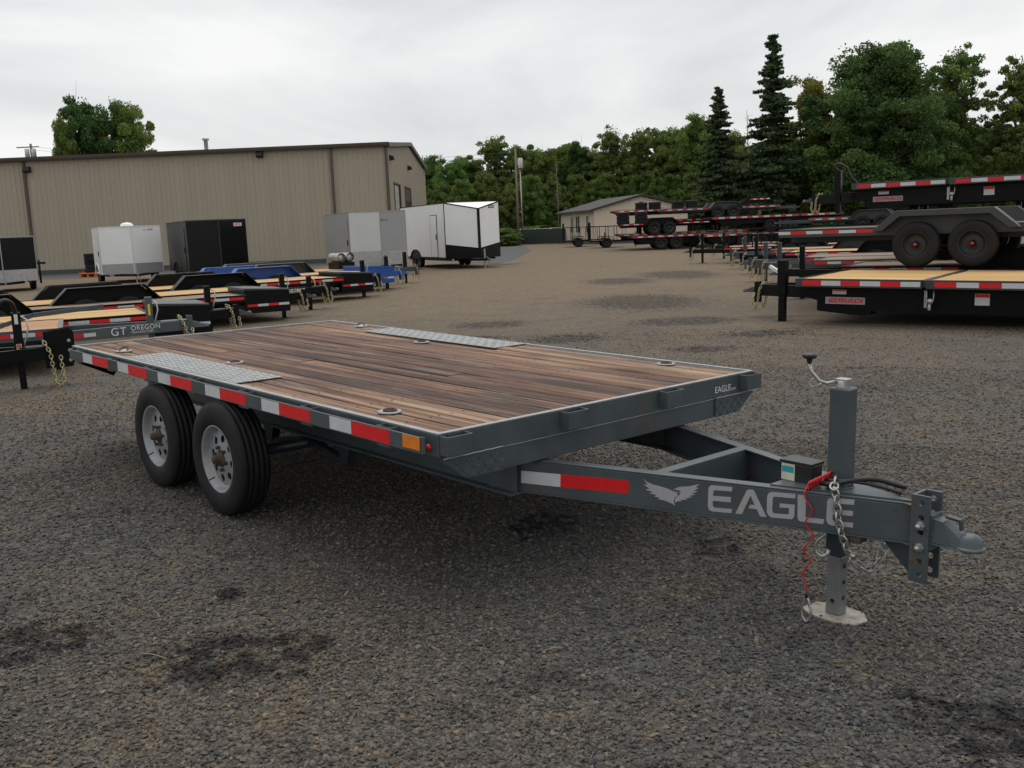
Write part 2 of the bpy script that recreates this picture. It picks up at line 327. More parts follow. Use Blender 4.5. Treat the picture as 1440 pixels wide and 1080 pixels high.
def tread(x0, x1, y0, y1, z, pitch=0.04, lug=0.026, h=0.0016, clip=None, thick=0.004):   # diamond plate: sheet with raised lugs (top view, z up)
    b = MB()
    if clip is None: b.box(x0, x1, y0, y1, z - thick, z)
    else: b.prism(clip, 2, z - thick, z)
    i = 0; x = x0 + pitch / 2
    while x < x1:
        j = 0; y = y0 + pitch / 2
        while y < y1:
            ok = True
            if clip is not None:
                ok = True; n = len(clip)
                for k in range(n):
                    (ax, ay), (bx, by) = clip[k], clip[(k + 1) % n]
                    cr_ = (bx - ax) * (y - ay) - (by - ay) * (x - ax)
                    if cr_ < 0.012 * math.hypot(bx - ax, by - ay): ok = False
            if ok:
                a = R(45) if (i + j) % 2 else R(-45); dx, dy = math.cos(a) * lug / 2, math.sin(a) * lug / 2; ex, ey = -math.sin(a) * 0.004, math.cos(a) * 0.004
                b.add([(x - dx, y - dy, z), (x + ex, y + ey, z), (x + dx, y + dy, z), (x - ex, y - ey, z), (x - dx * .6, y - dy * .6, z + h), (x + dx * .6, y + dy * .6, z + h)],
                      [(0, 3, 4), (3, 2, 5, 4), (2, 1, 5), (1, 0, 4, 5)])
            j += 1; y += pitch
        i += 1; x += pitch
    return b
# ================================================================ SETTING: ground, gravel, asphalt
def fall(r): return np.clip((10.0 - r) / 6.0, 0, 1) ** 2 * (3 - 2 * np.clip((10.0 - r) / 6.0, 0, 1))
def gz(x, y):                                     # yard surface: a slight tilt where the flatbed stands, gentle waves elsewhere
    x = np.asarray(x, float); y = np.asarray(y, float)
    r = np.hypot(x + 1.2, y - 1.2)
    w = 0.012 * np.sin(x * 0.55 + 1.0) * np.sin(y * 0.43) * np.clip((r - 4) / 6, 0, 1) * np.clip((60 - r) / 20, 0, 1)
    return (-0.0211 * x - 0.0095 * y) * fall(r) + w

BLOBS = [(905, 424, 1.55, 2.6), (955, 386, 1.5, 3.0), (690, 456, 0.75, 0.8), (795, 477, 0.75, 0.75), (960, 452, 1.1, 0.9), (985, 492, 0.55, 0.45), (640, 478, 0.8, 0.8),
         (340, 930, 0.46, 0.30), (55, 915, 0.34, 0.22), (1395, 1000, 0.36, 0.30), (765, 738, 0.22, 0.28), (1010, 765, 0.16, 0.22), (430, 900, 0.16, 0.12),
         (320, 845, 0.09, 0.10), (480, 370, 1.0, 1.5), (870, 395, 1.2, 2.0), (1075, 470, 0.8, 0.5), (700, 372, 1.5, 1.0)]
def blob_mask(n, l):
    """dark damp patches with ragged edges, as a 0..1 socket in world space"""
    g = n.new('ShaderNodeNewGeometry')
    wz = n.new('ShaderNodeTexNoise'); wz.inputs['Scale'].default_value = 2.2; wz.inputs['Detail'].default_value = 4
    l.new(g.outputs['Position'], wz.inputs['Vector'])
    sub = n.new('ShaderNodeVectorMath'); sub.operation = 'SUBTRACT'; sub.inputs[1].default_value = (0.5, 0.5, 0.5); l.new(wz.outputs['Color'], sub.inputs[0])
    sc = n.new('ShaderNodeVectorMath'); sc.operation = 'SCALE'; sc.inputs['Scale'].default_value = 0.55; l.new(sub.outputs[0], sc.inputs[0])
    ad = n.new('ShaderNodeVectorMath'); ad.operation = 'ADD'; l.new(g.outputs['Position'], ad.inputs[0]); l.new(sc.outputs[0], ad.inputs[1])
    cur = None
    ang = math.atan2(RIGHT[1], RIGHT[0])
    for px, py, a, b in BLOBS:
        c = at_z(px, py)
        mp = n.new('ShaderNodeMapping'); mp.vector_type = 'TEXTURE'
        mp.inputs['Location'].default_value = (c[0], c[1], 0); mp.inputs['Rotation'].default_value = (0, 0, ang); mp.inputs['Scale'].default_value = (a, b, 50)
        src = ad.outputs[0] if py < 600 else None
        if src is None:
            s2 = n.new('ShaderNodeVectorMath'); s2.operation = 'SCALE'; s2.inputs['Scale'].default_value = 0.22; l.new(sub.outputs[0], s2.inputs[0])
            a2 = n.new('ShaderNodeVectorMath'); a2.operation = 'ADD'; l.new(g.outputs['Position'], a2.inputs[0]); l.new(s2.outputs[0], a2.inputs[1]); src = a2.outputs[0]
        l.new(src, mp.inputs['Vector'])
        ln = n.new('ShaderNodeVectorMath'); ln.operation = 'LENGTH'; l.new(mp.outputs['Vector'], ln.inputs[0])
        mr = n.new('ShaderNodeMapRange'); mr.inputs['From Min'].default_value = 1.25; mr.inputs['From Max'].default_value = 0.55; l.new(ln.outputs['Value'], mr.inputs['Value'])
        if cur is None: cur = mr.outputs['Result']
        else:
            mx = n.new('ShaderNodeMath'); mx.operation = 'MAXIMUM'; l.new(cur, mx.inputs[0]); l.new(mr.outputs['Result'], mx.inputs[1]); cur = mx.outputs[0]
    f = n.new('ShaderNodeTexNoise'); f.inputs['Scale'].default_value = 9.0; f.inputs['Detail'].default_value = 6; f.inputs['Roughness'].default_value = 0.7
    l.new(g.outputs['Position'], f.inputs['Vector'])
    fr = n.new('ShaderNodeMapRange'); fr.clamp = False; fr.inputs['From Min'].default_value = 0.35; fr.inputs['From Max'].default_value = 0.65; fr.inputs['To Min'].default_value = -0.75; fr.inputs['To Max'].default_value = 0.75; l.new(f.outputs['Fac'], fr.inputs['Value'])
    o = n.new('ShaderNodeMath'); o.operation = 'ADD'; l.new(cur, o.inputs[0]); l.new(fr.outputs['Result'], o.inputs[1])
    fs_ = n.new('ShaderNodeMapRange'); fs_.inputs['From Min'].default_value = 0.50; fs_.inputs['From Max'].default_value = 1.05; l.new(o.outputs[0], fs_.inputs['Value'])
    gt = n.new('ShaderNodeMath'); gt.operation = 'GREATER_THAN'; gt.inputs[1].default_value = 0.02; l.new(cur, gt.inputs[0])
    o2 = n.new('ShaderNodeMath'); o2.operation = 'MULTIPLY'; l.new(fs_.outputs['Result'], o2.inputs[0]); l.new(gt.outputs[0], o2.inputs[1])
    return g, o2.outputs[0]
def dust_tint(n, l, g, col_sock):
    """brown dusty zones against grey stone, then the damp patches"""
    t = n.new('ShaderNodeTexNoise'); t.inputs['Scale'].default_value = 0.32; t.inputs['Detail'].default_value = 7; t.inputs['Roughness'].default_value = 0.62
    mpd = n.new('ShaderNodeMapping'); mpd.inputs['Scale'].default_value = (1.0, 1.0, 1.0); l.new(g.outputs['Position'], mpd.inputs['Vector']); l.new(mpd.outputs['Vector'], t.inputs['Vector'])
    r = n.new('ShaderNodeMapRange'); r.inputs['From Min'].default_value = 0.40; r.inputs['From Max'].default_value = 0.66; r.inputs['To Max'].default_value = 0.30; l.new(t.outputs['Fac'], r.inputs['Value'])
    # the driven lane beyond the trailers is browner
    dp = n.new('ShaderNodeVectorMath'); dp.operation = 'DOT_PRODUCT'; dp.inputs[1].default_value = (VIEW[0], VIEW[1], 0); l.new(g.outputs['Position'], dp.inputs[0])
    r2 = n.new('ShaderNodeMapRange'); r2.inputs['From Min'].default_value = 3.0; r2.inputs['From Max'].default_value = 24.0; r2.inputs['To Max'].default_value = 0.95; l.new(dp.outputs['Value'], r2.inputs['Value'])
    a = n.new('ShaderNodeMath'); a.operation = 'ADD'; a.use_clamp = True; l.new(r.outputs['Result'], a.inputs[0]); l.new(r2.outputs['Result'], a.inputs[1])
    s = n.new('ShaderNodeMath'); s.operation = 'MULTIPLY'; s.inputs[1].default_value = 0.8; l.new(a.outputs[0], s.inputs[0])
    mul = n.new('ShaderNodeMixRGB'); mul.blend_type = 'MULTIPLY'; mul.inputs[2].default_value = (2.80, 2.06, 1.30, 1)
    l.new(s.outputs[0], mul.inputs[0]); l.new(col_sock, mul.inputs[1])
    return mul.outputs[0]
def gravel_mat(name, ground=True):
    G = bpy.data.materials.new(name); G.use_nodes = True; n = G.node_tree.nodes; l = G.node_tree.links
    b = n['Principled BSDF']; b.inputs['Roughness'].default_value = 0.85; b.inputs['Specular IOR Level'].default_value = 0.25
    g, mask = blob_mask(n, l)
    ra = n.new('ShaderNodeValToRGB'); e = ra.color_ramp.elements
    stops = [(0.0, (0.030, 0.033, 0.036)), (0.15, (0.058, 0.064, 0.068)), (0.32, (0.066, 0.060, 0.053)), (0.50, (0.080, 0.086, 0.088)), (0.68, (0.096, 0.089, 0.077)), (0.88, (0.112, 0.113, 0.110)), (0.985, (0.15, 0.135, 0.108)), (1.0, (0.20, 0.155, 0.10))]
    e[0].position, e[0].color = stops[0][0], (*stops[0][1], 1); e[1].position, e[1].color = stops[-1][0], (*stops[-1][1], 1)
    for p, c in stops[1:-1]: k = e.new(p); k.color = (*c, 1)
    if ground:
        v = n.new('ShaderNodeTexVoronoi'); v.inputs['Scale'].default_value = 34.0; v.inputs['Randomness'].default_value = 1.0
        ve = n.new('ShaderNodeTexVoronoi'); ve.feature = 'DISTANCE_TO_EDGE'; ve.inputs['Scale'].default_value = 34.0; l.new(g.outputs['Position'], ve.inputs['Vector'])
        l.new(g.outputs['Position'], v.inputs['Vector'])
        sp = n.new('ShaderNodeSeparateColor'); l.new(v.outputs['Color'], sp.inputs['Color'])
        # finer grit between larger stones
        v2 = n.new('ShaderNodeTexNoise'); v2.inputs['Scale'].default_value = 9.0; v2.inputs['Detail'].default_value = 8; v2.inputs['Roughness'].default_value = 0.75; l.new(g.outputs['Position'], v2.inputs['Vector'])
        mixf = n.new('ShaderNodeMath'); mixf.operation = 'MULTIPLY_ADD'; mixf.inputs[1].default_value = 0.62; l.new(sp.outputs['Red'], mixf.inputs[0])
        mm = n.new('ShaderNodeMath'); mm.operation = 'MULTIPLY'; mm.inputs[1].default_value = 0.40; l.new(v2.outputs['Fac'], mm.inputs[0]); l.new(mm.outputs[0], mixf.inputs[2])
        l.new(mixf.outputs[0], ra.inputs['Fac'])
        edge = n.new('ShaderNodeMapRange'); edge.inputs['From Min'].default_value = 0.0; edge.inputs['From Max'].default_value = 0.016; edge.inputs['To Min'].default_value = 1.0; edge.inputs['To Max'].default_value = 0.0
        l.new(v.outputs['Distance'], edge.inputs['Value'])
        bp = n.new('ShaderNodeBump'); bp.inputs['Strength'].default_value = 0.9; bp.inputs['Distance'].default_value = 0.012
        l.new(edge.outputs['Result'], bp.inputs['Height'])
        # broad ruts and hollows far off
        t5 = n.new('ShaderNodeTexNoise'); t5.inputs['Scale'].default_value = 1.3; t5.inputs['Detail'].default_value = 8; t5.inputs['Roughness'].default_value = 0.65; l.new(g.outputs['Position'], t5.inputs['Vector'])
        bp2 = n.new('ShaderNodeBump'); bp2.inputs['Strength'].default_value = 0.5; bp2.inputs['Distance'].default_value = 0.10
        l.new(t5.outputs['Fac'], bp2.inputs['Height']); l.new(bp.outputs['Normal'], bp2.inputs['Normal']); l.new(bp2.outputs['Normal'], b.inputs['Normal'])
    else:
        oi = n.new('ShaderNodeObjectInfo'); l.new(oi.outputs['Random'], ra.inputs['Fac'])
    c = dust_tint(n, l, g, ra.outputs['Color'])
    if True:
        # small hollows, scuffs and coarse clusters: broken darker flecks, and yellower fines
        fl = n.new('ShaderNodeTexNoise'); fl.inputs['Scale'].default_value = 1.7; fl.inputs['Detail'].default_value = 9; fl.inputs['Roughness'].default_value = 0.78; l.new(g.outputs['Position'], fl.inputs['Vector'])
        fm = n.new('ShaderNodeMapRange'); fm.inputs['From Min'].default_value = 0.54; fm.inputs['From Max'].default_value = 0.66; fm.inputs['To Max'].default_value = 0.85; l.new(fl.outputs['Fac'], fm.inputs['Value'])
        fx_ = n.new('ShaderNodeMixRGB'); fx_.blend_type = 'MULTIPLY'; fx_.inputs[2].default_value = (0.46, 0.46, 0.50, 1); l.new(fm.outputs['Result'], fx_.inputs[0]); l.new(c, fx_.inputs[1]); c = fx_.outputs[0]
        fy = n.new('ShaderNodeMapRange'); fy.inputs['From Min'].default_value = 0.47; fy.inputs['From Max'].default_value = 0.36; fy.inputs['To Max'].default_value = 0.8; l.new(fl.outputs['Fac'], fy.inputs['Value'])
        fz = n.new('ShaderNodeMixRGB'); fz.blend_type = 'MULTIPLY'; fz.inputs[2].default_value = (1.28, 1.14, 0.86, 1); l.new(fy.outputs['Result'], fz.inputs[0]); l.new(c, fz.inputs[1]); c = fz.outputs[0]
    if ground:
        gap_shade = n.new('ShaderNodeMapRange'); gap_shade.inputs['From Min'].default_value = 0.02; gap_shade.inputs['From Max'].default_value = 0.16; gap_shade.inputs['To Min'].default_value = 0.72; gap_shade.inputs['To Max'].default_value = 0.0; l.new(ve.outputs['Distance'], gap_shade.inputs['Value'])  # cell seams darkened: dirt plus the shade between stones, painted into the colour
        gm = n.new('ShaderNodeMixRGB'); gm.inputs[2].default_value = (0.026, 0.021, 0.016, 1); l.new(gap_shade.outputs['Result'], gm.inputs[0]); l.new(c, gm.inputs[1]); c = gm.outputs[0]
    dk = n.new('ShaderNodeMixRGB'); dk.blend_type = 'MULTIPLY'; dk.inputs[2].default_value = (0.26, 0.26, 0.28, 1); l.new(mask, dk.inputs[0]); l.new(c, dk.inputs[1])
    l.new(dk.outputs[0], b.inputs['Base Color'])
    return G
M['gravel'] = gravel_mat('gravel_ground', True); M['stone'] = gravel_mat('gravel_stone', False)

k = 190; s = np.linspace(-1, 1, k); ax = np.sign(s) * (np.abs(s) * 16 + (np.abs(s) ** 7) * 2200)
X, Y = np.meshgrid(ax - 1.0, ax + 1.0, indexing='ij'); Z = gz(X, Y)
vs = np.stack([X, Y, Z], -1).reshape(-1, 3)
i, j = np.meshgrid(np.arange(k - 1), np.arange(k - 1), indexing='ij'); a = (i * k + j).ravel()
me = bpy.data.meshes.new('ground'); me.from_pydata(vs.tolist(), [], np.stack([a, a + k, a + k + 1, a + 1], 1).tolist()); me.polygons.foreach_set('use_smooth', [True] * len(me.polygons))
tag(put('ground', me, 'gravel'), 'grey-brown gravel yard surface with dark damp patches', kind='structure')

# loose stones round the flatbed and in front of it
pts = []
for d0, d1, dens in ((1.6, 5.0, 4200), (5.0, 8.0, 2400), (8.0, 12.0, 900), (12, 16, 260)):
    half = R(40)
    area = half * (d1 ** 2 - d0 ** 2); N = int(area * dens)
    rr = np.sqrt(rng.uniform(d0 ** 2, d1 ** 2, N)); th = rng.uniform(-half, half, N)
    fx = VIEW[0] * np.cos(th) + RIGHT[0] * np.sin(th); fy = VIEW[1] * np.cos(th) + RIGHT[1] * np.sin(th)
    pts.append(np.stack([CAM[0] + rr * fx, CAM[1] + rr * fy], 1))
P2 = np.concatenate(pts)
P3 = np.column_stack([P2, gz(P2[:, 0], P2[:, 1]) + rng.uniform(-0.002, 0.006, len(P2))])
stone_col = bpy.data.collections.new('stone_shapes')
for q in range(9):
    bm = bmesh.new(); rs = np.random.default_rng(q + 3); sx, sy, sz = rs.uniform(0.75, 1.30), rs.uniform(0.55, 0.95), rs.uniform(0.36, 0.62)
    for _ in range(13):   # crushed stone: the hull of a few points, so faces and corners are sharp
        v = rs.normal(size=3); v /= np.linalg.norm(v); v *= 0.5 * rs.uniform(0.85, 1.1); bm.verts.new((v[0] * sx, v[1] * sy, v[2] * sz))
    hull = bmesh.ops.convex_hull(bm, input=bm.verts); bmesh.ops.delete(bm, geom=list(set(e for e in hull['geom_interior'] if isinstance(e, bmesh.types.BMVert))), context='VERTS')
    me = bpy.data.meshes.new('stone'); bm.to_mesh(me); bm.free(); me.materials.append(M['stone'])
    stone_col.objects.link(bpy.data.objects.new('stone', me))
me = bpy.data.meshes.new('gravel'); me.vertices.add(len(P3)); me.vertices.foreach_set('co', P3.astype(np.float32).ravel()); me.update(); me.materials.append(M['stone'])
go = bpy.data.objects.new('gravel', me); col.objects.link(go); tag(go, 'loose crushed grey gravel stones around the flatbed', 'gravel', kind='stuff')
ng = bpy.data.node_groups.new('scatter_stones', 'GeometryNodeTree')
ng.interface.new_socket('Geometry', in_out='INPUT', socket_type='NodeSocketGeometry'); ng.interface.new_socket('Geometry', in_out='OUTPUT', socket_type='NodeSocketGeometry')
gi = ng.nodes.new('NodeGroupInput'); gout = ng.nodes.new('NodeGroupOutput'); iop = ng.nodes.new('GeometryNodeInstanceOnPoints'); ci = ng.nodes.new('GeometryNodeCollectionInfo')
ci.inputs['Collection'].default_value = stone_col; ci.inputs['Separate Children'].default_value = True; ci.inputs['Reset Children'].default_value = True
iop.inputs['Pick Instance'].default_value = True
rv = ng.nodes.new('FunctionNodeRandomValue'); rv.data_type = 'FLOAT_VECTOR'; rv.inputs[0].default_value = (-0.5, -0.5, 0); rv.inputs[1].default_value = (0.5, 0.5, 6.28)
rs_ = ng.nodes.new('FunctionNodeRandomValue'); rs_.data_type = 'FLOAT'; rs_.inputs[2].default_value = 0.0; rs_.inputs[3].default_value = 1.0; rs_.inputs['Seed'].default_value = 5
pw = ng.nodes.new('ShaderNodeMath'); pw.operation = 'POWER'; pw.inputs[1].default_value = 2.0
mr = ng.nodes.new('ShaderNodeMapRange'); mr.inputs['To Min'].default_value = 0.011; mr.inputs['To Max'].default_value = 0.034
L = ng.links
L.new(rs_.outputs[1], pw.inputs[0]); L.new(pw.outputs[0], mr.inputs['Value'])
L.new(gi.outputs[0], iop.inputs['Points']); L.new(ci.outputs[0], iop.inputs['Instance']); L.new(rv.outputs[0], iop.inputs['Rotation']); L.new(mr.outputs[0], iop.inputs['Scale'])
L.new(iop.outputs[0], gout.inputs[0])
md = go.modifiers.new('scatter', 'NODES'); md.node_group = ng

# asphalt apron by the shop and the road beyond the white trailer
def sheet(name, poly, z, material, label):
    b = MB(); b.prism(poly, 2, z - 0.03, z); o = b.build(name, material); tag(o, label, kind='structure'); return o
A0 = at_depth(552, 61)
UR = np.array([RIGHT[0], RIGHT[1]]); UV = VIEW
def loc2(base, r, v): return (base[0] + UR[0] * r + UV[0] * v, base[1] + UR[1] * r + UV[1] * v)
sheet('apron', [loc2(A0, -60, -13), loc2(A0, -3, -9), loc2(A0, -3, 0.5), loc2(A0, -60, 0.5)], 0.004, 'asphalt', 'dark asphalt apron along the foot of the beige shop')
pa = [at_z(600, 366), at_z(700, 371), at_z(722, 366), at_z(748, 352), at_z(735, 345), at_z(640, 345)]
sheet('road', [(p[0], p[1]) for p in pa][::-1], 0.006, 'asphalt', 'dark asphalt driveway beside the shop')
# ================================================================ wheels (shared meshes)
def tyre_profile(D, W, rim):                      # radius, axial offset, outside towards +axis
    r = D / 2; h = W / 2; rr = rim / 2
    p = [(rr * 0.985, h * 0.80), (rr * 1.02, h * 0.86), (rr + (r - rr) * 0.18, h * 0.97), (rr + (r - rr) * 0.48, h * 1.04), (rr + (r - rr) * 0.78, h * 0.97), (r * 0.975, h * 0.86), (r * 0.992, h * 0.72)]
    gs = [0.52, 0.18, -0.18, -0.52]
    t = []
    for g in gs: t += [(r, h * (g + 0.030)), (r - 0.008, h * (g + 0.022)), (r - 0.008, h * (g - 0.022)), (r, h * (g - 0.030))]
    q = [(a, -b) for a, b in p[::-1]]
    return p + t + q
def make_wheel(D, W, rim, style, n=48):
    ty = MB().lathe(tyre_profile(D, W, rim), axis=1, n=n, closed=True).mesh('tyre')
    rr = rim / 2; h = W / 2; b = MB()
    b.lathe([(rr * 1.06, h * 0.80), (rr * 1.075, h * 0.88), (rr * 1.02, h * 0.90), (rr * 0.97, h * 0.80), (rr * 0.94, h * 0.58), (rr * 0.90, h * 0.48), (rr * 0.86, h * 0.42)], n=n)
    b.lathe([(rr * 0.97, h * 0.8), (rr * 0.97, -h * 0.8), (rr * 1.05, -h * 0.88)], n=n)
    # the disc: polar cells, left out where the slots are
    na, nr = 96, 12; r0, r1 = 0.055, rr * 0.86; slots = 8 if style == 'mod' else 0
    def zz(r):
        t = (r - r0) / (r1 - r0); return h * (0.60 - 0.18 * t) if style == 'mod' else h * (0.02 + 0.20 * max(0, (t - 0.75) / 0.25) + 0.10 * max(0, (0.4 - t) / 0.4))
    vs = []; fs = []
    for i in range(nr + 1):
        r = r0 + (r1 - r0) * i / nr
        for j in range(na): t = 2 * math.pi * j / na; vs.append((r * math.cos(t), zz(r), r * math.sin(t)))
    for i in range(nr):
        for j in range(na):
            rm = r0 + (r1 - r0) * (i + .5) / nr; tm = 2 * math.pi * (j + .5) / na; cut = False
            for q in range(slots):
                dt = (tm - 2 * math.pi * (q + .5) / slots + math.pi) % (2 * math.pi) - math.pi
                if ((rm - r1 * 0.74) / 0.026) ** 2 + (dt * rm / 0.023) ** 2 < 1: cut = True
            if not cut: fs.append((i * na + j, i * na + (j + 1) % na, (i + 1) * na + (j + 1) % na, (i + 1) * na + j))
    b.add(vs, fs, True)
    rm_ = b.mesh('rim')
    hb = MB(); ho = h * 0.55 if style == 'mod' else h * 0.1
    hb.lathe([(0.075, -h * 0.6), (0.050, ho), (0.044, ho + 0.014), (0.029, ho + 0.018), (0.027, ho + 0.052), (0.022, ho + 0.060), (0.0, ho + 0.062)], n=20)
    nb = 6 if style == 'mod' else 8
    for q in range(nb):
        t = 2 * math.pi * q / nb; hb.lathe([(0.011, ho), (0.011, ho + 0.026), (0.0, ho + 0.03)], c=(0.070 * math.cos(t), 0, 0.070 * math.sin(t)), n=6, smooth=False)
    hm = hb.mesh('hub')
    return ty, rm_, hm
WH = {'main': make_wheel(0.718, 0.205, 0.408, 'mod', 64), 'blk': make_wheel(0.78, 0.23, 0.42, 'dish', 40), 'small': make_wheel(0.70, 0.20, 0.385, 'dish', 28)}
WHM = {'main': ('rubber', 'rim', 'rust'), 'blk': ('rubber', 'rimblk', 'rimblk'), 'small': ('rubber', 'rimblk', 'rimblk')}
def put_wheel(kind, x, y, z, side, parent, hubmat=None):
    ty, rm_, hm = WH[kind]; a, b_, c = WHM[kind]
    o = put('tyre', ty, a, parent, loc=(x, y, z), rot=(0, random.uniform(0, 6), 0 if side > 0 else math.pi))
    put('rim', rm_, b_, o); put('hub', hm, hubmat or c, o)
    return o

# ================================================================ THE FLATBED (local frame: x forward, y to its left, ground z=0, deck top 0.84)
RT = Matrix(((0.99977757, -0.00034992, 0.02108957, 0), (0, 0.99995480, 0.00950676, 0), (-0.02109052, -0.00950150, 0.99973238, 0), (0, 0, 0, 1)))
fb = thing('flatbed_trailer', 'large slate-grey deck-over flatbed trailer with weathered wooden deck and silver tandem wheels', 'trailer')
fb.matrix_world = Matrix.Translation((0, 0, 0.0)) @ RT
DK = 0.84; LW = 2.46; LL = 4.875
RDm = np.array([[0.66928663, 0.11110964, -0.73464961], [0.74262788, -0.12703254, 0.65754587], [-0.02026472, -0.98565794, -0.1675343]])
CDm = np.array([3.493, -2.648, 0.966 + DK])
def fb_hit(px, py, nrm, p0):                      # a photo pixel on a plane of the flatbed's own frame
    d = RDm @ np.array([px - 720.0, py - 540.0, F]); nrm = np.array(nrm, float); t = nrm @ (np.array(p0) - CDm) / (nrm @ d); return CDm + t * d
# deck boards
nb = 16; y0, y1 = 0.032, LW - 0.032; bw = (y1 - y0) / nb
for i_ in range(nb):
    cuts = [-LL + 0.032, -0.032]
    if i_ in (2, 4, 5, 7, 8, 11, 13): cuts.insert(1, random.choice((-3.1, -1.95, -2.6, -1.3, -3.6)) + random.uniform(-0.1, 0.1))
    for c0, c1 in zip(cuts[:-1], cuts[1:]):
        b = MB(); n_ = 14; dz = random.uniform(-0.004, 0.002); ph = random.uniform(0, 6); cup = random.uniform(-0.0015, 0.003)
        yy0, yy1 = y0 + i_ * bw + random.uniform(0.003, 0.006), y0 + (i_ + 1) * bw - random.uniform(0.003, 0.006)
        prof = [(yy0, -0.040), (yy1, -0.040), (yy1, -0.006), (yy1 - 0.006, 0), ((yy0 + yy1) / 2, cup), (yy0 + 0.006, 0), (yy0, -0.006)]
        vs = []; fs = []; K = len(prof)
        for s_ in range(n_ + 1):
            x = c0 + 0.001 + (c1 - c0 - 0.002) * s_ / n_
            for (yv, zv) in prof: vs.append((x, yv + 0.0012 * math.sin(x * 3 + ph), DK - 0.006 + zv + dz + 0.002 * math.sin(x * 1.9 + ph)))
        for s_ in range(n_):
            for q in range(K): fs.append((s_ * K + q, s_ * K + (q + 1) % K, (s_ + 1) * K + (q + 1) % K, (s_ + 1) * K + q))
        fs += [tuple(range(K)), tuple(n_ * K + q for q in range(K))]
        b.add(vs, fs); b.build('plank', 'wood', fb)
# silver edge strips on the deck rim
for bx_ in ((-LL, 0, 0.0, 0.030), (-LL, 0, LW - 0.030, LW), (-0.030, 0, 0.0305, LW - 0.0305), (-LL, -LL + 0.030, 0.0305, LW - 0.0305)):
    MB().box(*bx_, DK - 0.004, DK + 0.001).build('deck_edge_strip', 'galv', fb)
# side channels, front and rear headers
for ya, yb in ((0.001, 0.05), (LW - 0.05, LW - 0.001)):
    MB().box(-LL + 0.002, -0.002, ya, yb, 0.728, DK - 0.0045).build('side_channel', 'grey', fb, 0.004)
MB().box(-0.052, -0.001, 0.052, LW - 0.052, 0.716, DK - 0.0048).build('front_header', 'grey', fb, 0.003)
MB().box(-LL + 0.001, -LL + 0.052, 0.052, LW - 0.052, 0.70, DK - 0.0048).build('rear_header', 'grey', fb, 0.003)
MB().box(-0.10, -0.004, 0.30, LW - 0.30, 0.603, 0.7155).build('front_crossbeam', 'grey', fb, 0.004)
MB().box(-LL + 0.004, -LL + 0.10, 0.30, LW - 0.30, 0.63, 0.6995).build('rear_crossbeam', 'grey', fb, 0.004)
# diamond-plate gussets under the front corners and dark ones at the rear
for mirror in (0, 1):
    cl = [(0.0, 0.718), (0.155, 0.606), (0.392, 0.604), (0.392, 0.720)]
    b = tread(0.0, 0.40, 0.60, 0.73, 0.0, 0.036, 0.030, 0.0040, clip=cl, thick=0.004)
    b.v = [(0.004 + z, (u if not mirror else LW - u), v) for (u, v, z) in b.v]
    b.build('corner_gusset', 'grey', fb)
    cl2 = [(0.02, 0.699), (0.30, 0.56), (0.42, 0.699)]
    MB().prism([((u if not mirror else LW - u), v) for u, v in cl2], 0, -LL + 0.03, -LL + 0.04).build('rear_gusset', 'black', fb)
# stake pockets: front face, sides, rear
def pocket(x0, x1, ya, yb, z0, z1, t, open_):
    b = MB()
    if open_ == 'x':  # on the front or rear face
        b.box(x0, x1, ya, ya + t, z0, z1); b.box(x0, x1, yb - t, yb, z0, z1); b.box(x1 - t if x1 > -1 else x0, x1 if x1 > -1 else x0 + t, ya + t, yb - t, z0, z1)
    else:
        b.box(x0, x0 + t, ya, yb, z0, z1); b.box(x1 - t, x1, ya, yb, z0, z1); b.box(x0 + t, x1 - t, ya if ya < 1 else yb - t, ya + t if ya < 1 else yb, z0, z1)
    return b
for ya in (0.005, 0.775, 1.55, LW - 0.155):
    pocket(0.0005, 0.062, ya, ya + 0.148, 0.742, 0.832, 0.006, 'x').build('stake_pocket', 'grey', fb, 0.0015)
PX = [-0.36, -1.08, -1.79, -2.50, -3.20, -3.90, -4.58]
for px_ in PX:
    for side in (0, 1):
        if side == 0: b = pocket(px_ - 0.055, px_ + 0.055, -0.0555, 0.0005, 0.735, 0.832, 0.005, 'y')
        else: b = pocket(px_ - 0.055, px_ + 0.055, LW - 0.0005, LW + 0.0555, 0.735, 0.832, 0.005, 'y')
        b.build('stake_pocket', 'grey', fb)
# rub rails with bent-in ends
for side in (0, 1):
    sg = -1 if side == 0 else 1; yr = -0.056 if side == 0 else LW + 0.056
    b = MB().box(-LL + 0.13, -0.055, min(yr, yr + sg * 0.009), max(yr, yr + sg * 0.009), 0.750, 0.828)
    b.build('rub_rail', 'grey', fb, 0.0015)
    for xa, xb in ((-0.0545, -0.046), (-LL + 0.13, -LL + 0.05)):
        MB().beam((xa, yr + sg * 0.0045, 0.789), (xb, ((-0.004 if side == 0 else LW + 0.004) if xa < -1 else yr - sg * 0.012), 0.789), 0.008, 0.078).build('rub_rail_end', 'grey', fb)
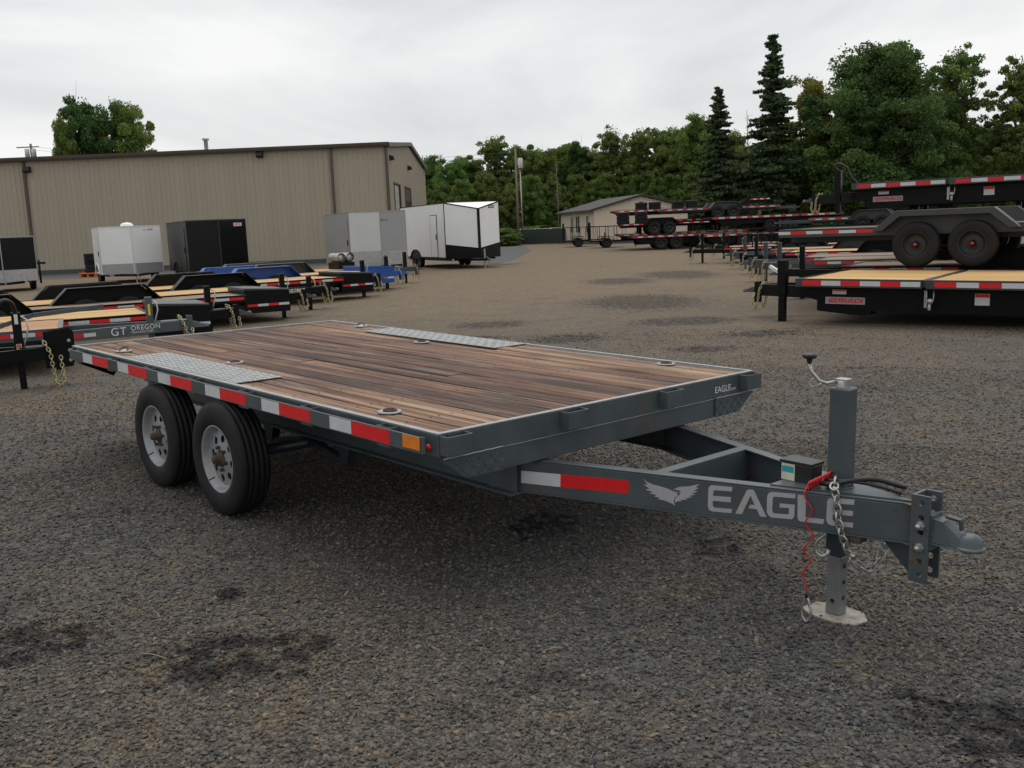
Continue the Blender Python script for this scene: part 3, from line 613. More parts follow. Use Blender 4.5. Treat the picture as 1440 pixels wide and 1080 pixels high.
# reflective tape along the rub rail
for side in (0, 1):
    yt = -0.0656 if side == 0 else LW + 0.0656
    for q in range(6):
        xw = -4.435 + 0.7225 * q
        for nm, xa, xb in (('white', xw, xw + 0.20), ('red', xw + 0.2005, xw + 0.53)):
            MB().box(xa, xb, yt - 0.0006, yt + 0.0006, 0.757 + random.uniform(-.0015, .0015), 0.8235).build('reflective_tape', nm, fb)
    MB().box(-0.186, -0.056, yt - 0.002, yt + 0.0006, 0.765, 0.825).build('side_reflector', 'amber', fb)
    b = MB().lathe([(0.017, 0.0), (0.017, 0.008), (0.011, 0.016), (0.0, 0.018)], axis=1, n=16)
    o = b.build('marker_lamp', 'redlamp', fb); o.location = (-0.072, 0.0005 if side == 0 else LW - 0.0005, 0.768); o.rotation_euler = (0, 0, math.pi if side == 0 else 0)
    o = MB().lathe([(0.017, 0.0), (0.017, 0.008), (0.011, 0.016), (0.0, 0.018)], axis=1, n=12).build('marker_lamp', 'redlamp', fb); o.location = (-LL + 0.03, 0.0005 if side == 0 else LW - 0.0005, 0.785); o.rotation_euler = (0, 0, math.pi if side == 0 else 0)
# tread plates over the wheels, let into the boards
for ya, yb in ((0.031, 0.345), (LW - 0.345, LW - 0.031)):
    tread(-3.80, -2.04, ya, yb, DK + 0.0045, 0.048, 0.044, 0.0045).build('tread_plate', 'galv', fb)
# recessed D-rings
for (x, y) in ((-4.18, 0.16), (-2.90, 0.45), (-0.61, 0.16), (-4.18, LW - 0.12), (-2.78, LW - 0.47), (-0.585, LW - 0.13)):
    b = MB().lathe([(0.062, -0.003), (0.062, 0.003), (0.055, 0.005), (0.045, 0.0035), (0.040, -0.001), (0.0, -0.002)], axis=2, n=28)
    o = b.build('anchor_plate', 'galv', fb); o.location = (x, y, DK + 0.001)
    pts_ = [(0.034 * math.cos(t), 0.034 * math.sin(t), 0) for t in np.linspace(-0.3, math.pi + 0.3, 12)]
    r_ = MB().tube(pts_ + [(-0.026, -0.018, 0), (0.026, -0.018, 0)], 0.006, 6, closed=True).build('anchor_ring', 'rust', o, loc=(0, 0, 0.006))
    if x < -4: r_.rotation_euler = (R(35), 0, 0.6)
# main beams, cross members, axles, spring hangers
for yb in (0.58, LW - 0.58):
    b = MB().box(-LL + 0.06, -0.12, yb - 0.004, yb + 0.004, 0.425, 0.692); b.box(-LL + 0.06, -0.12, yb - 0.045, yb + 0.045, 0.412, 0.424); b.box(-LL + 0.06, -0.12, yb - 0.045, yb + 0.045, 0.690, 0.6995)
    b.build('main_beam', 'grey', fb)
for q in range(9):
    x = -LL + 0.35 + q * 0.52
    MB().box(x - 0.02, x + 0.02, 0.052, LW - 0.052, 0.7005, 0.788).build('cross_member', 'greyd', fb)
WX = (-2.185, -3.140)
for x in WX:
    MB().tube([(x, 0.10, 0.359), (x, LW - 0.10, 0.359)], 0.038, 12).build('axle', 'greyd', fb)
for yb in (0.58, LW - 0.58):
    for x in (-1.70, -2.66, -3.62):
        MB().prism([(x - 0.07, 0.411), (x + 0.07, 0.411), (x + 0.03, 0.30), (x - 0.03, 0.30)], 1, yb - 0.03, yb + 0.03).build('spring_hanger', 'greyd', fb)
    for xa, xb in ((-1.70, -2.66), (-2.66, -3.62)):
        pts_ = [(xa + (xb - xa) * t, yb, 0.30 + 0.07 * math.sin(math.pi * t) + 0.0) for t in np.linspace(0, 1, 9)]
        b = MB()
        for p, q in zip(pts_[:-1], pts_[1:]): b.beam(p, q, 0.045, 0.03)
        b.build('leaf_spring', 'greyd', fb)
MB().box(-1.45, -1.15, 0.60, 0.62, 0.45, 0.60).build('mud_bracket', 'greyd', fb)
for x in WX:
    put_wheel('main', x, 0.030, 0.359, -1, fb); put_wheel('main', x, LW - 0.030, 0.359, 1, fb)
    MB().tube([(x - 0.05, -0.06, 0.235), (x - 0.072, -0.088, 0.218)], 0.005, 6).build('valve_stem', 'cable', fb)
# tongue: two rails that run in from the main beams, cross member, tread-plate nose
P0, P1 = (-0.30, 0.5525), (1.66, 1.2175)      # outer face line of the near rail
tn = np.array([P1[0] - P0[0], P1[1] - P0[1]]); tn /= np.linalg.norm(tn); tnn = np.array([-tn[1], tn[0]])
ZT, ZB = 0.596, 0.417
for mirror in (0, 1):
    b = MB()
    def my(p): return (p[0], p[1] if not mirror else LW - p[1])
    def slab(off0, off1, z0, z1, e0=0.0, e1=0.0):
        a_ = np.array(P0) + tn * e0; c_ = np.array(P1) - tn * e1
        q = [my(a_ + tnn * off0), my(c_ + tnn * off0), my(c_ + tnn * off1), my(a_ + tnn * off1)]
        b.prism(q, 2, z0, z1)
    slab(0.0, 0.008, ZB + 0.0095, ZT - 0.0095); slab(0.0, 0.058, ZT - 0.009, ZT); slab(0.0, 0.058, ZB, ZB + 0.009)
    b.build('tongue_rail', 'grey', fb, 0.003)
c0 = np.array(P0) + tn * 0.90 + tnn * 0.012; c1 = (c0[0] + 0.0, LW - c0[1])
MB().box(c0[0] - 0.03, c0[0] + 0.03, c0[1], c1[1], ZB + 0.012, ZT - 0.0005).build('tongue_cross_member', 'grey', fb, 0.004)
nose = [(1.06, 1.045), (1.655, 1.235), (1.655, LW - 1.235), (1.06, LW - 1.045)]
b = tread(1.06, 1.655, 1.03, 1.43, ZT + 0.0065, 0.032, 0.024, 0.002, clip=nose, thick=0.006); b.build('nose_plate', 'grey', fb)
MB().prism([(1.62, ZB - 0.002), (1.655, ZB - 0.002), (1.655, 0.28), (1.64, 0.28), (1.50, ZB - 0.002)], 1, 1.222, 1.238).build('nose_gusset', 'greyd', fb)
# adjustable coupler channel with its holes
Yc = LW / 2
for ys in (Yc - 0.058, Yc + 0.046):
    # a plate pierced by round holes: cells of the plate around each hole
    b = MB(); zs = np.linspace(0.275, 0.648, 7); hx = 1.695
    for k_ in range(6):
        za, zb = zs[k_], zs[k_ + 1]; zc = (za + zb) / 2; n_ = 16; xa, xb = 1.658, 1.73; vs = []; fs = []
        for yf in (ys, ys + 0.012):
            for q in range(n_):
                t = 2 * math.pi * q / n_ + math.pi / n_; ct, st = math.cos(t), math.sin(t); mx_ = max(abs(ct), abs(st))
                vs.append((hx + 0.013 * ct, yf, zc + 0.013 * st))
                vs.append((np.clip(hx + 0.06 * ct / mx_ * 0.6, xa, xb), yf, np.clip(zc + 0.06 * st / mx_, za, zb)))
        for q in range(n_):
            q2 = (q + 1) % n_
            fs += [(2 * q, 2 * q2, 2 * q2 + 1, 2 * q + 1), (2 * n_ + 2 * q, 2 * n_ + 2 * q + 1, 2 * n_ + 2 * q2 + 1, 2 * n_ + 2 * q2), (2 * q, 2 * n_ + 2 * q, 2 * n_ + 2 * q2, 2 * q2), (2 * q + 1, 2 * q2 + 1, 2 * n_ + 2 * q2 + 1, 2 * n_ + 2 * q + 1)]
        b.add(vs, fs)
    b.build('coupler_channel', 'grey', fb)
MB().box(1.652, 1.664, Yc - 0.0585, Yc + 0.0585, 0.276, 0.647).build('channel_web', 'grey', fb)
cp = MB()
prof = [(1.725, 0.455, 0.555, 0.043), (1.775, 0.455, 0.550, 0.044), (1.82, 0.452, 0.515, 0.046), (1.865, 0.450, 0.490, 0.046)]
vs = []; fs = []
for x, z0, z1, hw in prof: vs += [(x, Yc - hw, z0), (x, Yc + hw, z0), (x, Yc + hw * 0.75, z1), (x, Yc - hw * 0.75, z1)]
for q in range(3): o4 = q * 4; fs += [tuple(o4 + a for a in (0, 1, 5, 4)), tuple(o4 + a for a in (1, 2, 6, 5)), tuple(o4 + a for a in (2, 3, 7, 6)), tuple(o4 + a for a in (3, 0, 4, 7))]
fs += [(0, 3, 2, 1), (12, 13, 14, 15)]; cp.add(vs, fs)
cp.lathe([(0.0, 0.060), (0.020, 0.058), (0.038, 0.048), (0.048, 0.030), (0.051, 0.008), (0.060, 0.004), (0.060, -0.006), (0.0, -0.006)], c=(1.872, Yc, 0.456), axis=2, n=28)
cp.prism([(1.735, Yc - 0.052), (1.872, Yc - 0.060), (1.872, Yc + 0.060), (1.735, Yc + 0.052)], 2, 0.4495, 0.4545)
cp.box(1.72, 1.737, Yc - 0.0455, Yc + 0.0455, 0.42, 0.57)
cp.build('coupler', 'grey', fb, 0.004)
b = MB(); b.beam((1.775, Yc, 0.566), (1.835, Yc, 0.560), 0.03, 0.012); b.beam((1.832, Yc, 0.562), (1.838, Yc, 0.52), 0.026, 0.01); b.build('latch', 'greyd', fb, 0.002)
for z in (0.367, 0.492):
    b = MB()
    b.lathe([(0.020, 0), (0.020, 0.006), (0.015, 0.006), (0.015, 0.02), (0.0, 0.02)], n=6, smooth=False); b.lathe([(0.009, 0.02), (0.009, 0.034), (0.0, 0.034)], n=10)
    o = b.build('bolt', 'zinc', fb); o.location = (1.695, Yc - 0.0585, z + 0.03 if z > .4 else z + 0.062); o.rotation_euler = (0, 0, math.pi)
# jack: outer post, drop leg, foot plate, crank
JX = 1.298
MB().box(JX - 0.044, JX + 0.044, Yc - 0.044, Yc + 0.044, 0.395, 1.045).build('jack_post', 'grey', fb, 0.008)
MB().box(JX - 0.039, JX + 0.039, Yc - 0.039, Yc + 0.039, 0.285, 0.394).build('jack_collar', 'greyd', fb, 0.004)
lg = MB().box(JX - 0.034, JX + 0.034, Yc - 0.034, Yc + 0.034, 0.0105, 0.284).build('jack_leg', 'jackleg', fb, 0.006)
for z in (0.09, 0.165, 0.24):
    o = MB().lathe([(0.012, 0.0), (0.012, 0.0012), (0.0, 0.0012)], axis=0, n=14).build('pin_hole', 'dark', lg); o.location = (JX + 0.0342, Yc, z)
o = MB().lathe([(0.011, 0.0), (0.011, 0.0012), (0.0, 0.0012)], axis=1, n=14).build('pin_hole', 'dark', lg); o.location = (JX, Yc - 0.0354, 0.075)
b = MB().prism([(JX - 0.145, Yc - 0.045), (JX - 0.08, Yc - 0.09), (JX + 0.045, Yc - 0.095), (JX + 0.13, Yc - 0.055), (JX + 0.145, Yc + 0.02), (JX + 0.09, Yc + 0.09), (JX - 0.045, Yc + 0.105), (JX - 0.13, Yc + 0.06)], 2, -0.002, 0.010)
b.build('jack_foot', 'rustplate', fb, 0.004)
b = MB().lathe([(0.03, 0.0), (0.028, 0.03), (0.0, 0.032)], c=(JX - 0.005, Yc, 1.0455), axis=2, n=14); b.box(JX - 0.03, JX + 0.025, Yc - 0.022, Yc + 0.022, 1.052, 1.085); b.build('jack_cap', 'zinc', fb, 0.004)
MB().tube([(JX - 0.02, Yc - 0.005, 1.072), (JX - 0.05, Yc - 0.06, 1.065), (JX - 0.075, Yc - 0.075, 1.075), (JX - 0.11, Yc - 0.085, 1.115), (JX - 0.118, Yc - 0.088, 1.15)], 0.0075, 8).build('crank_handle', 'zinc', fb)
MB().tube([(JX - 0.09, Yc - 0.08, 1.09), (JX - 0.125, Yc - 0.085, 1.062), (JX - 0.10, Yc - 0.085, 1.045), (JX - 0.06, Yc - 0.08, 1.065)], 0.003, 6).build('crank_clip', 'zinc', fb)
b = MB().lathe([(0.008, 0), (0.012, 0.012), (0.013, 0.02), (0.030, 0.028), (0.033, 0.036), (0.029, 0.044), (0.0, 0.047)], axis=2, n=20); o = b.build('crank_knob', 'plastic', fb); o.location = (JX - 0.118, Yc - 0.088, 1.148)
# decal: eagle and the word, flat print cut to shape on the near rail
def on_rail(cx, cy): # crop pixel -> rail face
    return fb_hit(860 + cx / 3.7895, 640 + cy / 3.7895, (tnn[0], tnn[1], 0), (P0[0], P0[1], 0))
def decal(name, poly, material, lift=0.0012):
    q = [on_rail(x, y) - np.array([tnn[0], tnn[1], 0]) * lift for x, y in poly]; b = MB(); n_ = len(q)
    q2 = [p + np.array([tnn[0], tnn[1], 0]) * 0.0008 for p in q]
    b.add(q + q2, [tuple(range(n_)), tuple(range(n_, 2 * n_))[::-1]] + [(i, (i + 1) % n_, n_ + (i + 1) % n_, n_ + i) for i in range(n_)])
    return b.build(name, material, fb)
LET = [
 [(512, 158), (622, 168), (619, 192), (528, 185), (520, 192), (519, 215), (614, 222), (612, 250), (518, 241), (517, 265), (525, 278), (618, 285), (617, 307), (515, 298), (498, 290), (491, 270), (494, 175), (500, 163)],
 [(637, 310), (698, 185), (712, 180), (735, 184), (803, 328), (768, 324), (751, 286), (707, 281), (716, 262), (740, 264), (718, 214), (672, 312)],
 [(830, 194), (957, 205), (955, 229), (843, 219), (836, 228), (833, 295), (840, 308), (915, 314), (921, 308), (922, 280), (872, 277), (873, 255), (953, 262), (950, 325), (938, 340), (830, 330), (812, 318), (804, 300), (806, 215), (815, 200)],
 [(968, 208), (1012, 212), (1010, 328), (1108, 340), (1104, 365), (988, 352), (972, 345), (967, 330)],
 [(1145, 226), (1270, 236), (1267, 263), (1165, 255), (1158, 262), (1156, 288), (1262, 296), (1260, 322), (1154, 315), (1153, 338), (1160, 350), (1263, 358), (1261, 384), (1145, 372), (1128, 362), (1120, 345), (1124, 245), (1132, 230)]]
for p in LET: decal('letter', p, 'decal')
decal('eagle_emblem', [(147, 122), (165, 140), (200, 155), (240, 165), (275, 176), (302, 188), (318, 195), (335, 192), (326, 203), (334, 212), (318, 222), (310, 245), (316, 268), (300, 256), (272, 244), (248, 236), (224, 233), (238, 226), (206, 218), (220, 211), (180, 202), (198, 195), (160, 182), (182, 176), (148, 154), (172, 158)], 'decal')
decal('eagle_emblem', [(308, 183), (322, 174), (345, 167), (390, 165), (448, 152), (426, 171), (443, 173), (417, 188), (438, 191), (405, 205), (428, 208), (388, 217), (412, 222), (368, 230), (386, 236), (345, 236), (354, 243), (330, 244), (316, 254), (318, 230), (330, 216), (345, 210), (338, 198), (350, 190), (330, 184)], 'decal')
q = [fb_hit(*p, (tnn[0], tnn[1], 0), (P0[0], P0[1], 0)) for p in ((728, 661.5), (783, 666.5), (783, 684.5), (728, 678.5), (878.5, 675), (878.5, 693.5))]
def tape_quad(a, b_, c, d, material):
    o_ = np.array([tnn[0], tnn[1], 0]) * 0.0012; b = MB(); v1 = [p - o_ for p in (a, b_, c, d)]; v2 = [p - o_ * 0.3 for p in (a, b_, c, d)]
    b.add(v1 + v2, [(0, 1, 2, 3), (7, 6, 5, 4), (0, 4, 5, 1), (1, 5, 6, 2), (2, 6, 7, 3), (3, 7, 4, 0)]); b.build('reflective_tape', material, fb)
tape_quad(q[0], q[1], q[2], q[3], 'white'); tape_quad(q[1], q[4], q[5], q[2], 'red')
tm_ = text_mesh('EAGLE', 0.055, 0.0004); o = put('lettering', tm_, 'decalw', fb, loc=(0.0008, 2.065, 0.748), rot=(R(90), 0, R(90)))
tm_ = text_mesh('SERIES', 0.018, 0.0004); o = put('lettering', tm_, 'decalw', fb, loc=(0.0008, 2.225, 0.748), rot=(R(90), 0, R(90)))
# breakaway battery box with its label
b = MB().box(1.045, 1.20, 1.155, 1.245, 0.60, 0.683); bo = b.build('battery_box', 'plastic', fb, 0.005)
MB().box(1.038, 1.206, 1.147, 1.252, 0.6835, 0.698).build('battery_lid', 'plastic', bo, 0.004)
MB().box(1.047, 1.115, 1.1535, 1.1546, 0.604, 0.680).build('battery_label', 'cream', bo); MB().box(1.050, 1.110, 1.1523, 1.1533, 0.640, 0.668).build('battery_label', 'cyan', bo)
# coiled red breakaway cable and its carabiner
RN = (tnn[0], tnn[1], 0); RP0 = np.array([P0[0], P0[1], 0]) - np.array([tnn[0], tnn[1], 0]) * 0.016
rf = lambda px, py, off=0.0: tuple(fb_hit(px, py, RN, RP0 + np.array([tnn[0], tnn[1], 0]) * off))
ca, cb_ = np.array(rf(1162, 668, 0.10)), np.array(rf(1130, 683, 0.03)); pts_ = []
for t in np.linspace(0, 1, 110):
    a = t * 8 * 2 * math.pi; pts_.append(tuple(ca * (1 - t) + cb_ * t + np.array([0.004 * math.sin(a), 0.018 * math.cos(a), 0.019 * math.sin(a)])))
MB().tube(pts_, 0.0042, 6).build('coiled_cable', 'redcable', fb)
def smooth(p, n=6):
    p = [np.array(a, float) for a in p]; o = []
    for i in range(len(p) - 1):
        a, b_, c, d = p[max(i - 1, 0)], p[i], p[i + 1], p[min(i + 2, len(p) - 1)]
        for t in np.linspace(0, 1, n, endpoint=False): o.append(0.5 * (2 * b_ + (c - a) * t + (2 * a - 5 * b_ + 4 * c - d) * t * t + (3 * b_ - a - 3 * c + d) * t ** 3))
    return o + [p[-1]]
dn = [rf(1130, 683, 0.02)] + [rf(px, py) for px, py in ((1125, 692), (1128, 704), (1136, 718), (1126, 735), (1137, 753), (1124, 772), (1133, 788), (1122, 806), (1128, 822), (1128, 836))]
MB().tube(smooth(dn, 5), 0.0036, 6).build('cable_tail', 'redcable', fb)
e_ = dn[-1]
MB().tube([(e_[0], e_[1], e_[2] + 0.012), (e_[0], e_[1], e_[2] - 0.014)], 0.008, 8).build('cable_sleeve', 'cable', fb)
cpts = [(e_[0] + 0.024 * math.sin(t) * (1 if math.cos(t) < 0.3 else 0.7), e_[1], e_[2] - 0.068 + 0.056 * math.cos(t)) for t in np.linspace(0, 2 * math.pi, 22)[:-1]]
MB().tube(cpts, 0.0058, 6, closed=True).build('carabiner', 'zinc', fb)
# safety chain over the rail, hanging loop, hook
chp = [rf(1168, 676, 0.045), rf(1166, 686, 0.0)] + [rf(px, py, o_) for px, py, o_ in ((1170, 702, 0), (1172, 726, 0), (1176, 748, 0.0), (1184, 771, 0.02), (1194, 789, 0.05), (1209, 801, 0.09), (1224, 796, 0.12), (1234, 778, 0.14), (1240, 757, 0.15))]
MB().chain(chp, 0.036, L=0.052, W=0.034, r=0.0055).build('safety_chain', 'zinc', fb)
hk = [rf(px, py, 0.05) for px, py in ((1155, 742), (1154, 752), (1146, 757), (1140, 765), (1141, 776), (1149, 782), (1157, 779), (1159, 772))]
MB().tube(hk, 0.010, 8).build('chain_hook', 'zinc', fb)
MB().chain([rf(1155, 742, 0.05), rf(1158, 735, 0.08), rf(1164, 740, 0.12)], 0.03, L=0.045, W=0.03, r=0.005).build('hook_chain', 'zinc', fb)
MB().tube([(1.345, 1.19, 0.345), (1.40, 1.15, 0.335), (1.43, 1.135, 0.33)], 0.010, 8).build('jack_pin', 'zinc', fb)
MB().box(1.37, 1.45, 1.13, 1.20, 0.392, 0.4165).build('chain_bracket', 'rust', fb)
# weld beads: gusset tops, tongue cross member, jack foot of the post
for mirror in (0, 1):
    yy = (lambda u: u if not mirror else LW - u)
    MB().tube([(0.007, yy(0.02 + 0.37 * k / 14), 0.7195 + 0.0012 * math.sin(k * 2.1)) for k in range(15)], 0.0035, 6).build('weld_bead', 'galv', fb)
    MB().tube([(c0[0] + 0.032, yy(c0[1] + 0.004), ZB + 0.02 + (ZT - ZB - 0.04) * k / 9 ) for k in range(10)], 0.004, 6).build('weld_bead', 'grey', fb)
    MB().tube([(0.0035, yy(0.40 + 0.83 * k / 20), 0.7165 + 0.0008 * math.sin(k * 1.7)) for k in range(21)], 0.0018, 5).build('weld_bead', 'galv', fb)
MB().tube([(JX + 0.047 * math.cos(t) * 1.2, Yc + 0.047 * math.sin(t) * 1.2, ZT + 0.0085) for t in np.linspace(0, 2 * math.pi, 17)[:-1]], 0.004, 5, closed=True).build('weld_bead', 'grey', fb)
# deck screws over every cross member: tiny, joined
sb = MB()
for i_ in range(nb):
    for q in range(9):
        x = -LL + 0.35 + q * 0.52
        for f_ in (0.28, 0.72):
            yy = y0 + (i_ + f_) * bw + random.uniform(-.008, .008); xx = x + random.uniform(-.01, .01)
            if -3.82 < xx < -2.02 and (yy < 0.36 or yy > LW - 0.36): continue
            sb.lathe([(0.0065, 0), (0.0055, 0.0012), (0.0, 0.0014)], c=(xx, yy, DK - 0.0055), axis=2, n=7, smooth=False)
tag(sb.build('deck_screws', 'rust', fb), kind='stuff')
# wiring loom looped round the jack on the nose plate
lp = [(1.16, 1.20, 0.625), (1.24, 1.15, 0.622), (1.32, 1.13, 0.635), (1.40, 1.17, 0.66), (1.46, 1.24, 0.66), (1.52, 1.30, 0.635), (1.53, 1.36, 0.616), (1.47, 1.40, 0.615), (1.36, 1.38, 0.616)]
MB().tube(smooth(lp), 0.011, 8).build('wiring_loom', 'cable', fb)
MB().tube(smooth([(1.20, 1.30, 0.625), (1.28, 1.155, 0.64), (1.37, 1.15, 0.655), (1.44, 1.20, 0.645), (1.50, 1.24, 0.63), (1.56, 1.27, 0.612)]), 0.008, 8).build('wiring_loom', 'cable', fb)
# ================================================================ OTHER TRAILERS IN THE YARD
def coupler_set(t, tl, zt, cm, y=0.0, adj=True):
    """adjustable bracket and ball coupler at the tip of a tongue (local x forward)"""
    if adj:
        b = MB().box(tl - 0.02, tl + 0.06, y - 0.07, y - 0.055, zt - 0.30, zt + 0.06); b.box(tl - 0.02, tl + 0.06, y + 0.055, y + 0.07, zt - 0.30, zt + 0.06); b.box(tl - 0.02, tl - 0.005, y - 0.055, y + 0.055, zt - 0.30, zt + 0.06)
        b.build('coupler_bracket', cm, t)
    b = MB(); vs = []; fs = []
    for x, z0, z1, hw in [(tl + 0.03, -0.13, -0.03, 0.045), (tl + 0.12, -0.13, -0.04, 0.045), (tl + 0.22, -0.13, -0.08, 0.046), (tl + 0.27, -0.13, -0.09, 0.03)]:
        vs += [(x, y - hw, zt + z0), (x, y + hw, zt + z0), (x, y + hw * .75, zt + z1), (x, y - hw * .75, zt + z1)]
    for q in range(3): o4 = q * 4; fs += [tuple(o4 + a for a in (0, 1, 5, 4)), tuple(o4 + a for a in (1, 2, 6, 5)), tuple(o4 + a for a in (2, 3, 7, 6)), tuple(o4 + a for a in (3, 0, 4, 7))]
    fs += [(0, 3, 2, 1), (12, 13, 14, 15)]; b.add(vs, fs)
    b.lathe([(0.0, 0.055), (0.035, 0.045), (0.048, 0.02), (0.056, 0.0), (0.056, -0.01), (0.0, -0.01)], c=(tl + 0.25, y, zt - 0.12), axis=2, n=14)
    b.build('coupler', 'charcoal' if cm == 'black' else cm, t)
def jack_set(t, x, y, top, cm, w=0.10, z0=0.0, leg_top=0.42, crank=True):
    MB().box(x - w / 2, x + w / 2, y - w / 2, y + w / 2, z0 + leg_top, top).build('jack_post', cm, t, 0.006)
    MB().box(x - w * .38, x + w * .38, y - w * .38, y + w * .38, z0 + 0.012, z0 + leg_top - 0.001).build('jack_leg', cm, t)
    MB().box(x - 0.13, x + 0.13, y - 0.11, y + 0.11, z0, z0 + 0.0115).build('jack_foot', cm, t)
    if crank: MB().tube([(x + 0.05, y - 0.02, top - 0.06), (x + 0.11, y - 0.06, top - 0.09), (x + 0.12, y - 0.09, top - 0.20), (x + 0.07, y - 0.08, top - 0.36), (x + 0.06, y - 0.07, top - 0.42)], 0.011, 6).build('crank_handle', 'zinc', t)
def chain_set(t, tl, zt, y, zlow, m='brass', dx=0.0):
    p = [(tl - 0.12 + dx, y * 0.9, zt + 0.02), (tl - 0.07 + dx, y * 1.2, zt - 0.1), (tl - 0.05 + dx, y * 1.25, zlow + 0.12), (tl - 0.01 + dx, y * 1.25, zlow), (tl + 0.05 + dx, y * 1.2, zlow + 0.1), (tl + 0.04 + dx, y * 0.9, zt - 0.16)]
    MB().chain(p, 0.045, L=0.064, W=0.040, r=0.0075, n=4, k=8).build('safety_chain', m, t)
def tape_run(t, x0, x1, y, z, h=0.05, seg=0.28, first='red', face='y'):
    k = 0; x = x0; s = 1 if x1 > x0 else -1
    while (x1 - x) * s > 0.05:
        xe = x + s * min(seg, abs(x1 - x)); nm = first if k % 2 == 0 else ('white' if first == 'red' else 'red')
        a, b_ = min(x, xe), max(x, xe)
        if face == 'y': MB().box(a, b_, y - 0.0015, y + 0.0015, z - h / 2, z + h / 2).build('reflective_tape', nm, t)
        else: MB().box(y - 0.0015, y + 0.0015, a, b_, z - h / 2, z + h / 2).build('reflective_tape', nm, t)
        k += 1; x = xe
def sticker(t, x, y, z, w, h, m1='decalw', m2=None, side=-1):
    o = MB().box(x - w / 2, x + w / 2, y - 0.001, y + 0.001, z - h / 2, z + h / 2).build('sticker', m1, t)
    if m2: MB().box(x - w / 2 + 0.004, x + w / 2 - 0.004, y + side * 0.0012 - 0.0008, y + side * 0.0012 + 0.0008, z + h * 0.18, z + h / 2 - 0.004).build('sticker_band', m2, o)
def scribble(t, x, y, z, w, h, m, side=-1, n=9, name='lettering'):
    """small lettering too fine to read in the photograph: a row of letter-like strokes"""
    b = MB(); rs = random.Random(int(w * 1000) + int(h * 997)); cw = w / n
    for k in range(n):
        xa = x - w / 2 + k * cw; st = cw * 0.26
        b.box(xa, xa + st, y - 0.001, y + 0.001, z - h / 2, z + h / 2)
        for zz in rs.sample([-1, 0, 1], 2): b.box(xa + st, xa + cw * 0.78, y - 0.001, y + 0.001, z + zz * h * 0.38 - h * 0.11, z + zz * h * 0.38 + h * 0.11)
        if rs.random() < 0.5: b.box(xa + cw * 0.52, xa + cw * 0.78, y - 0.0012, y + 0.0012, z - h * 0.45, z + h * 0.45)
    o = b.build(name, m, t); tag(o, kind='stuff'); return o
PLK = {}
def planks(t, x0, x1, W, z, wood, n=None):
    n = n or max(6, int(round(2 * W / 0.19))); w = 2 * W / n; key = (round(x1 - x0, 2), round(w, 3), wood)
    if key not in PLK: me = MB().box(x0 - x1, 0, -w / 2 + 0.003, w / 2 - 0.003, -0.038, 0).mesh('plank'); me.materials.append(M[wood]); PLK[key] = me
    for k in range(n): put('plank', PLK[key], None, t, loc=(x1, -W + (k + 0.5) * w, z + random.uniform(-0.003, 0.002)))
def beams(t, x0, x1, y, z0, z1, cm, name='main_beam'):
    b = MB().box(x0, x1, y - 0.006, y + 0.006, z0 + 0.011, z1 - 0.011); b.box(x0, x1, y - 0.05, y + 0.05, z0, z0 + 0.011); b.box(x0, x1, y - 0.05, y + 0.05, z1 - 0.011, z1); b.build(name, cm, t)

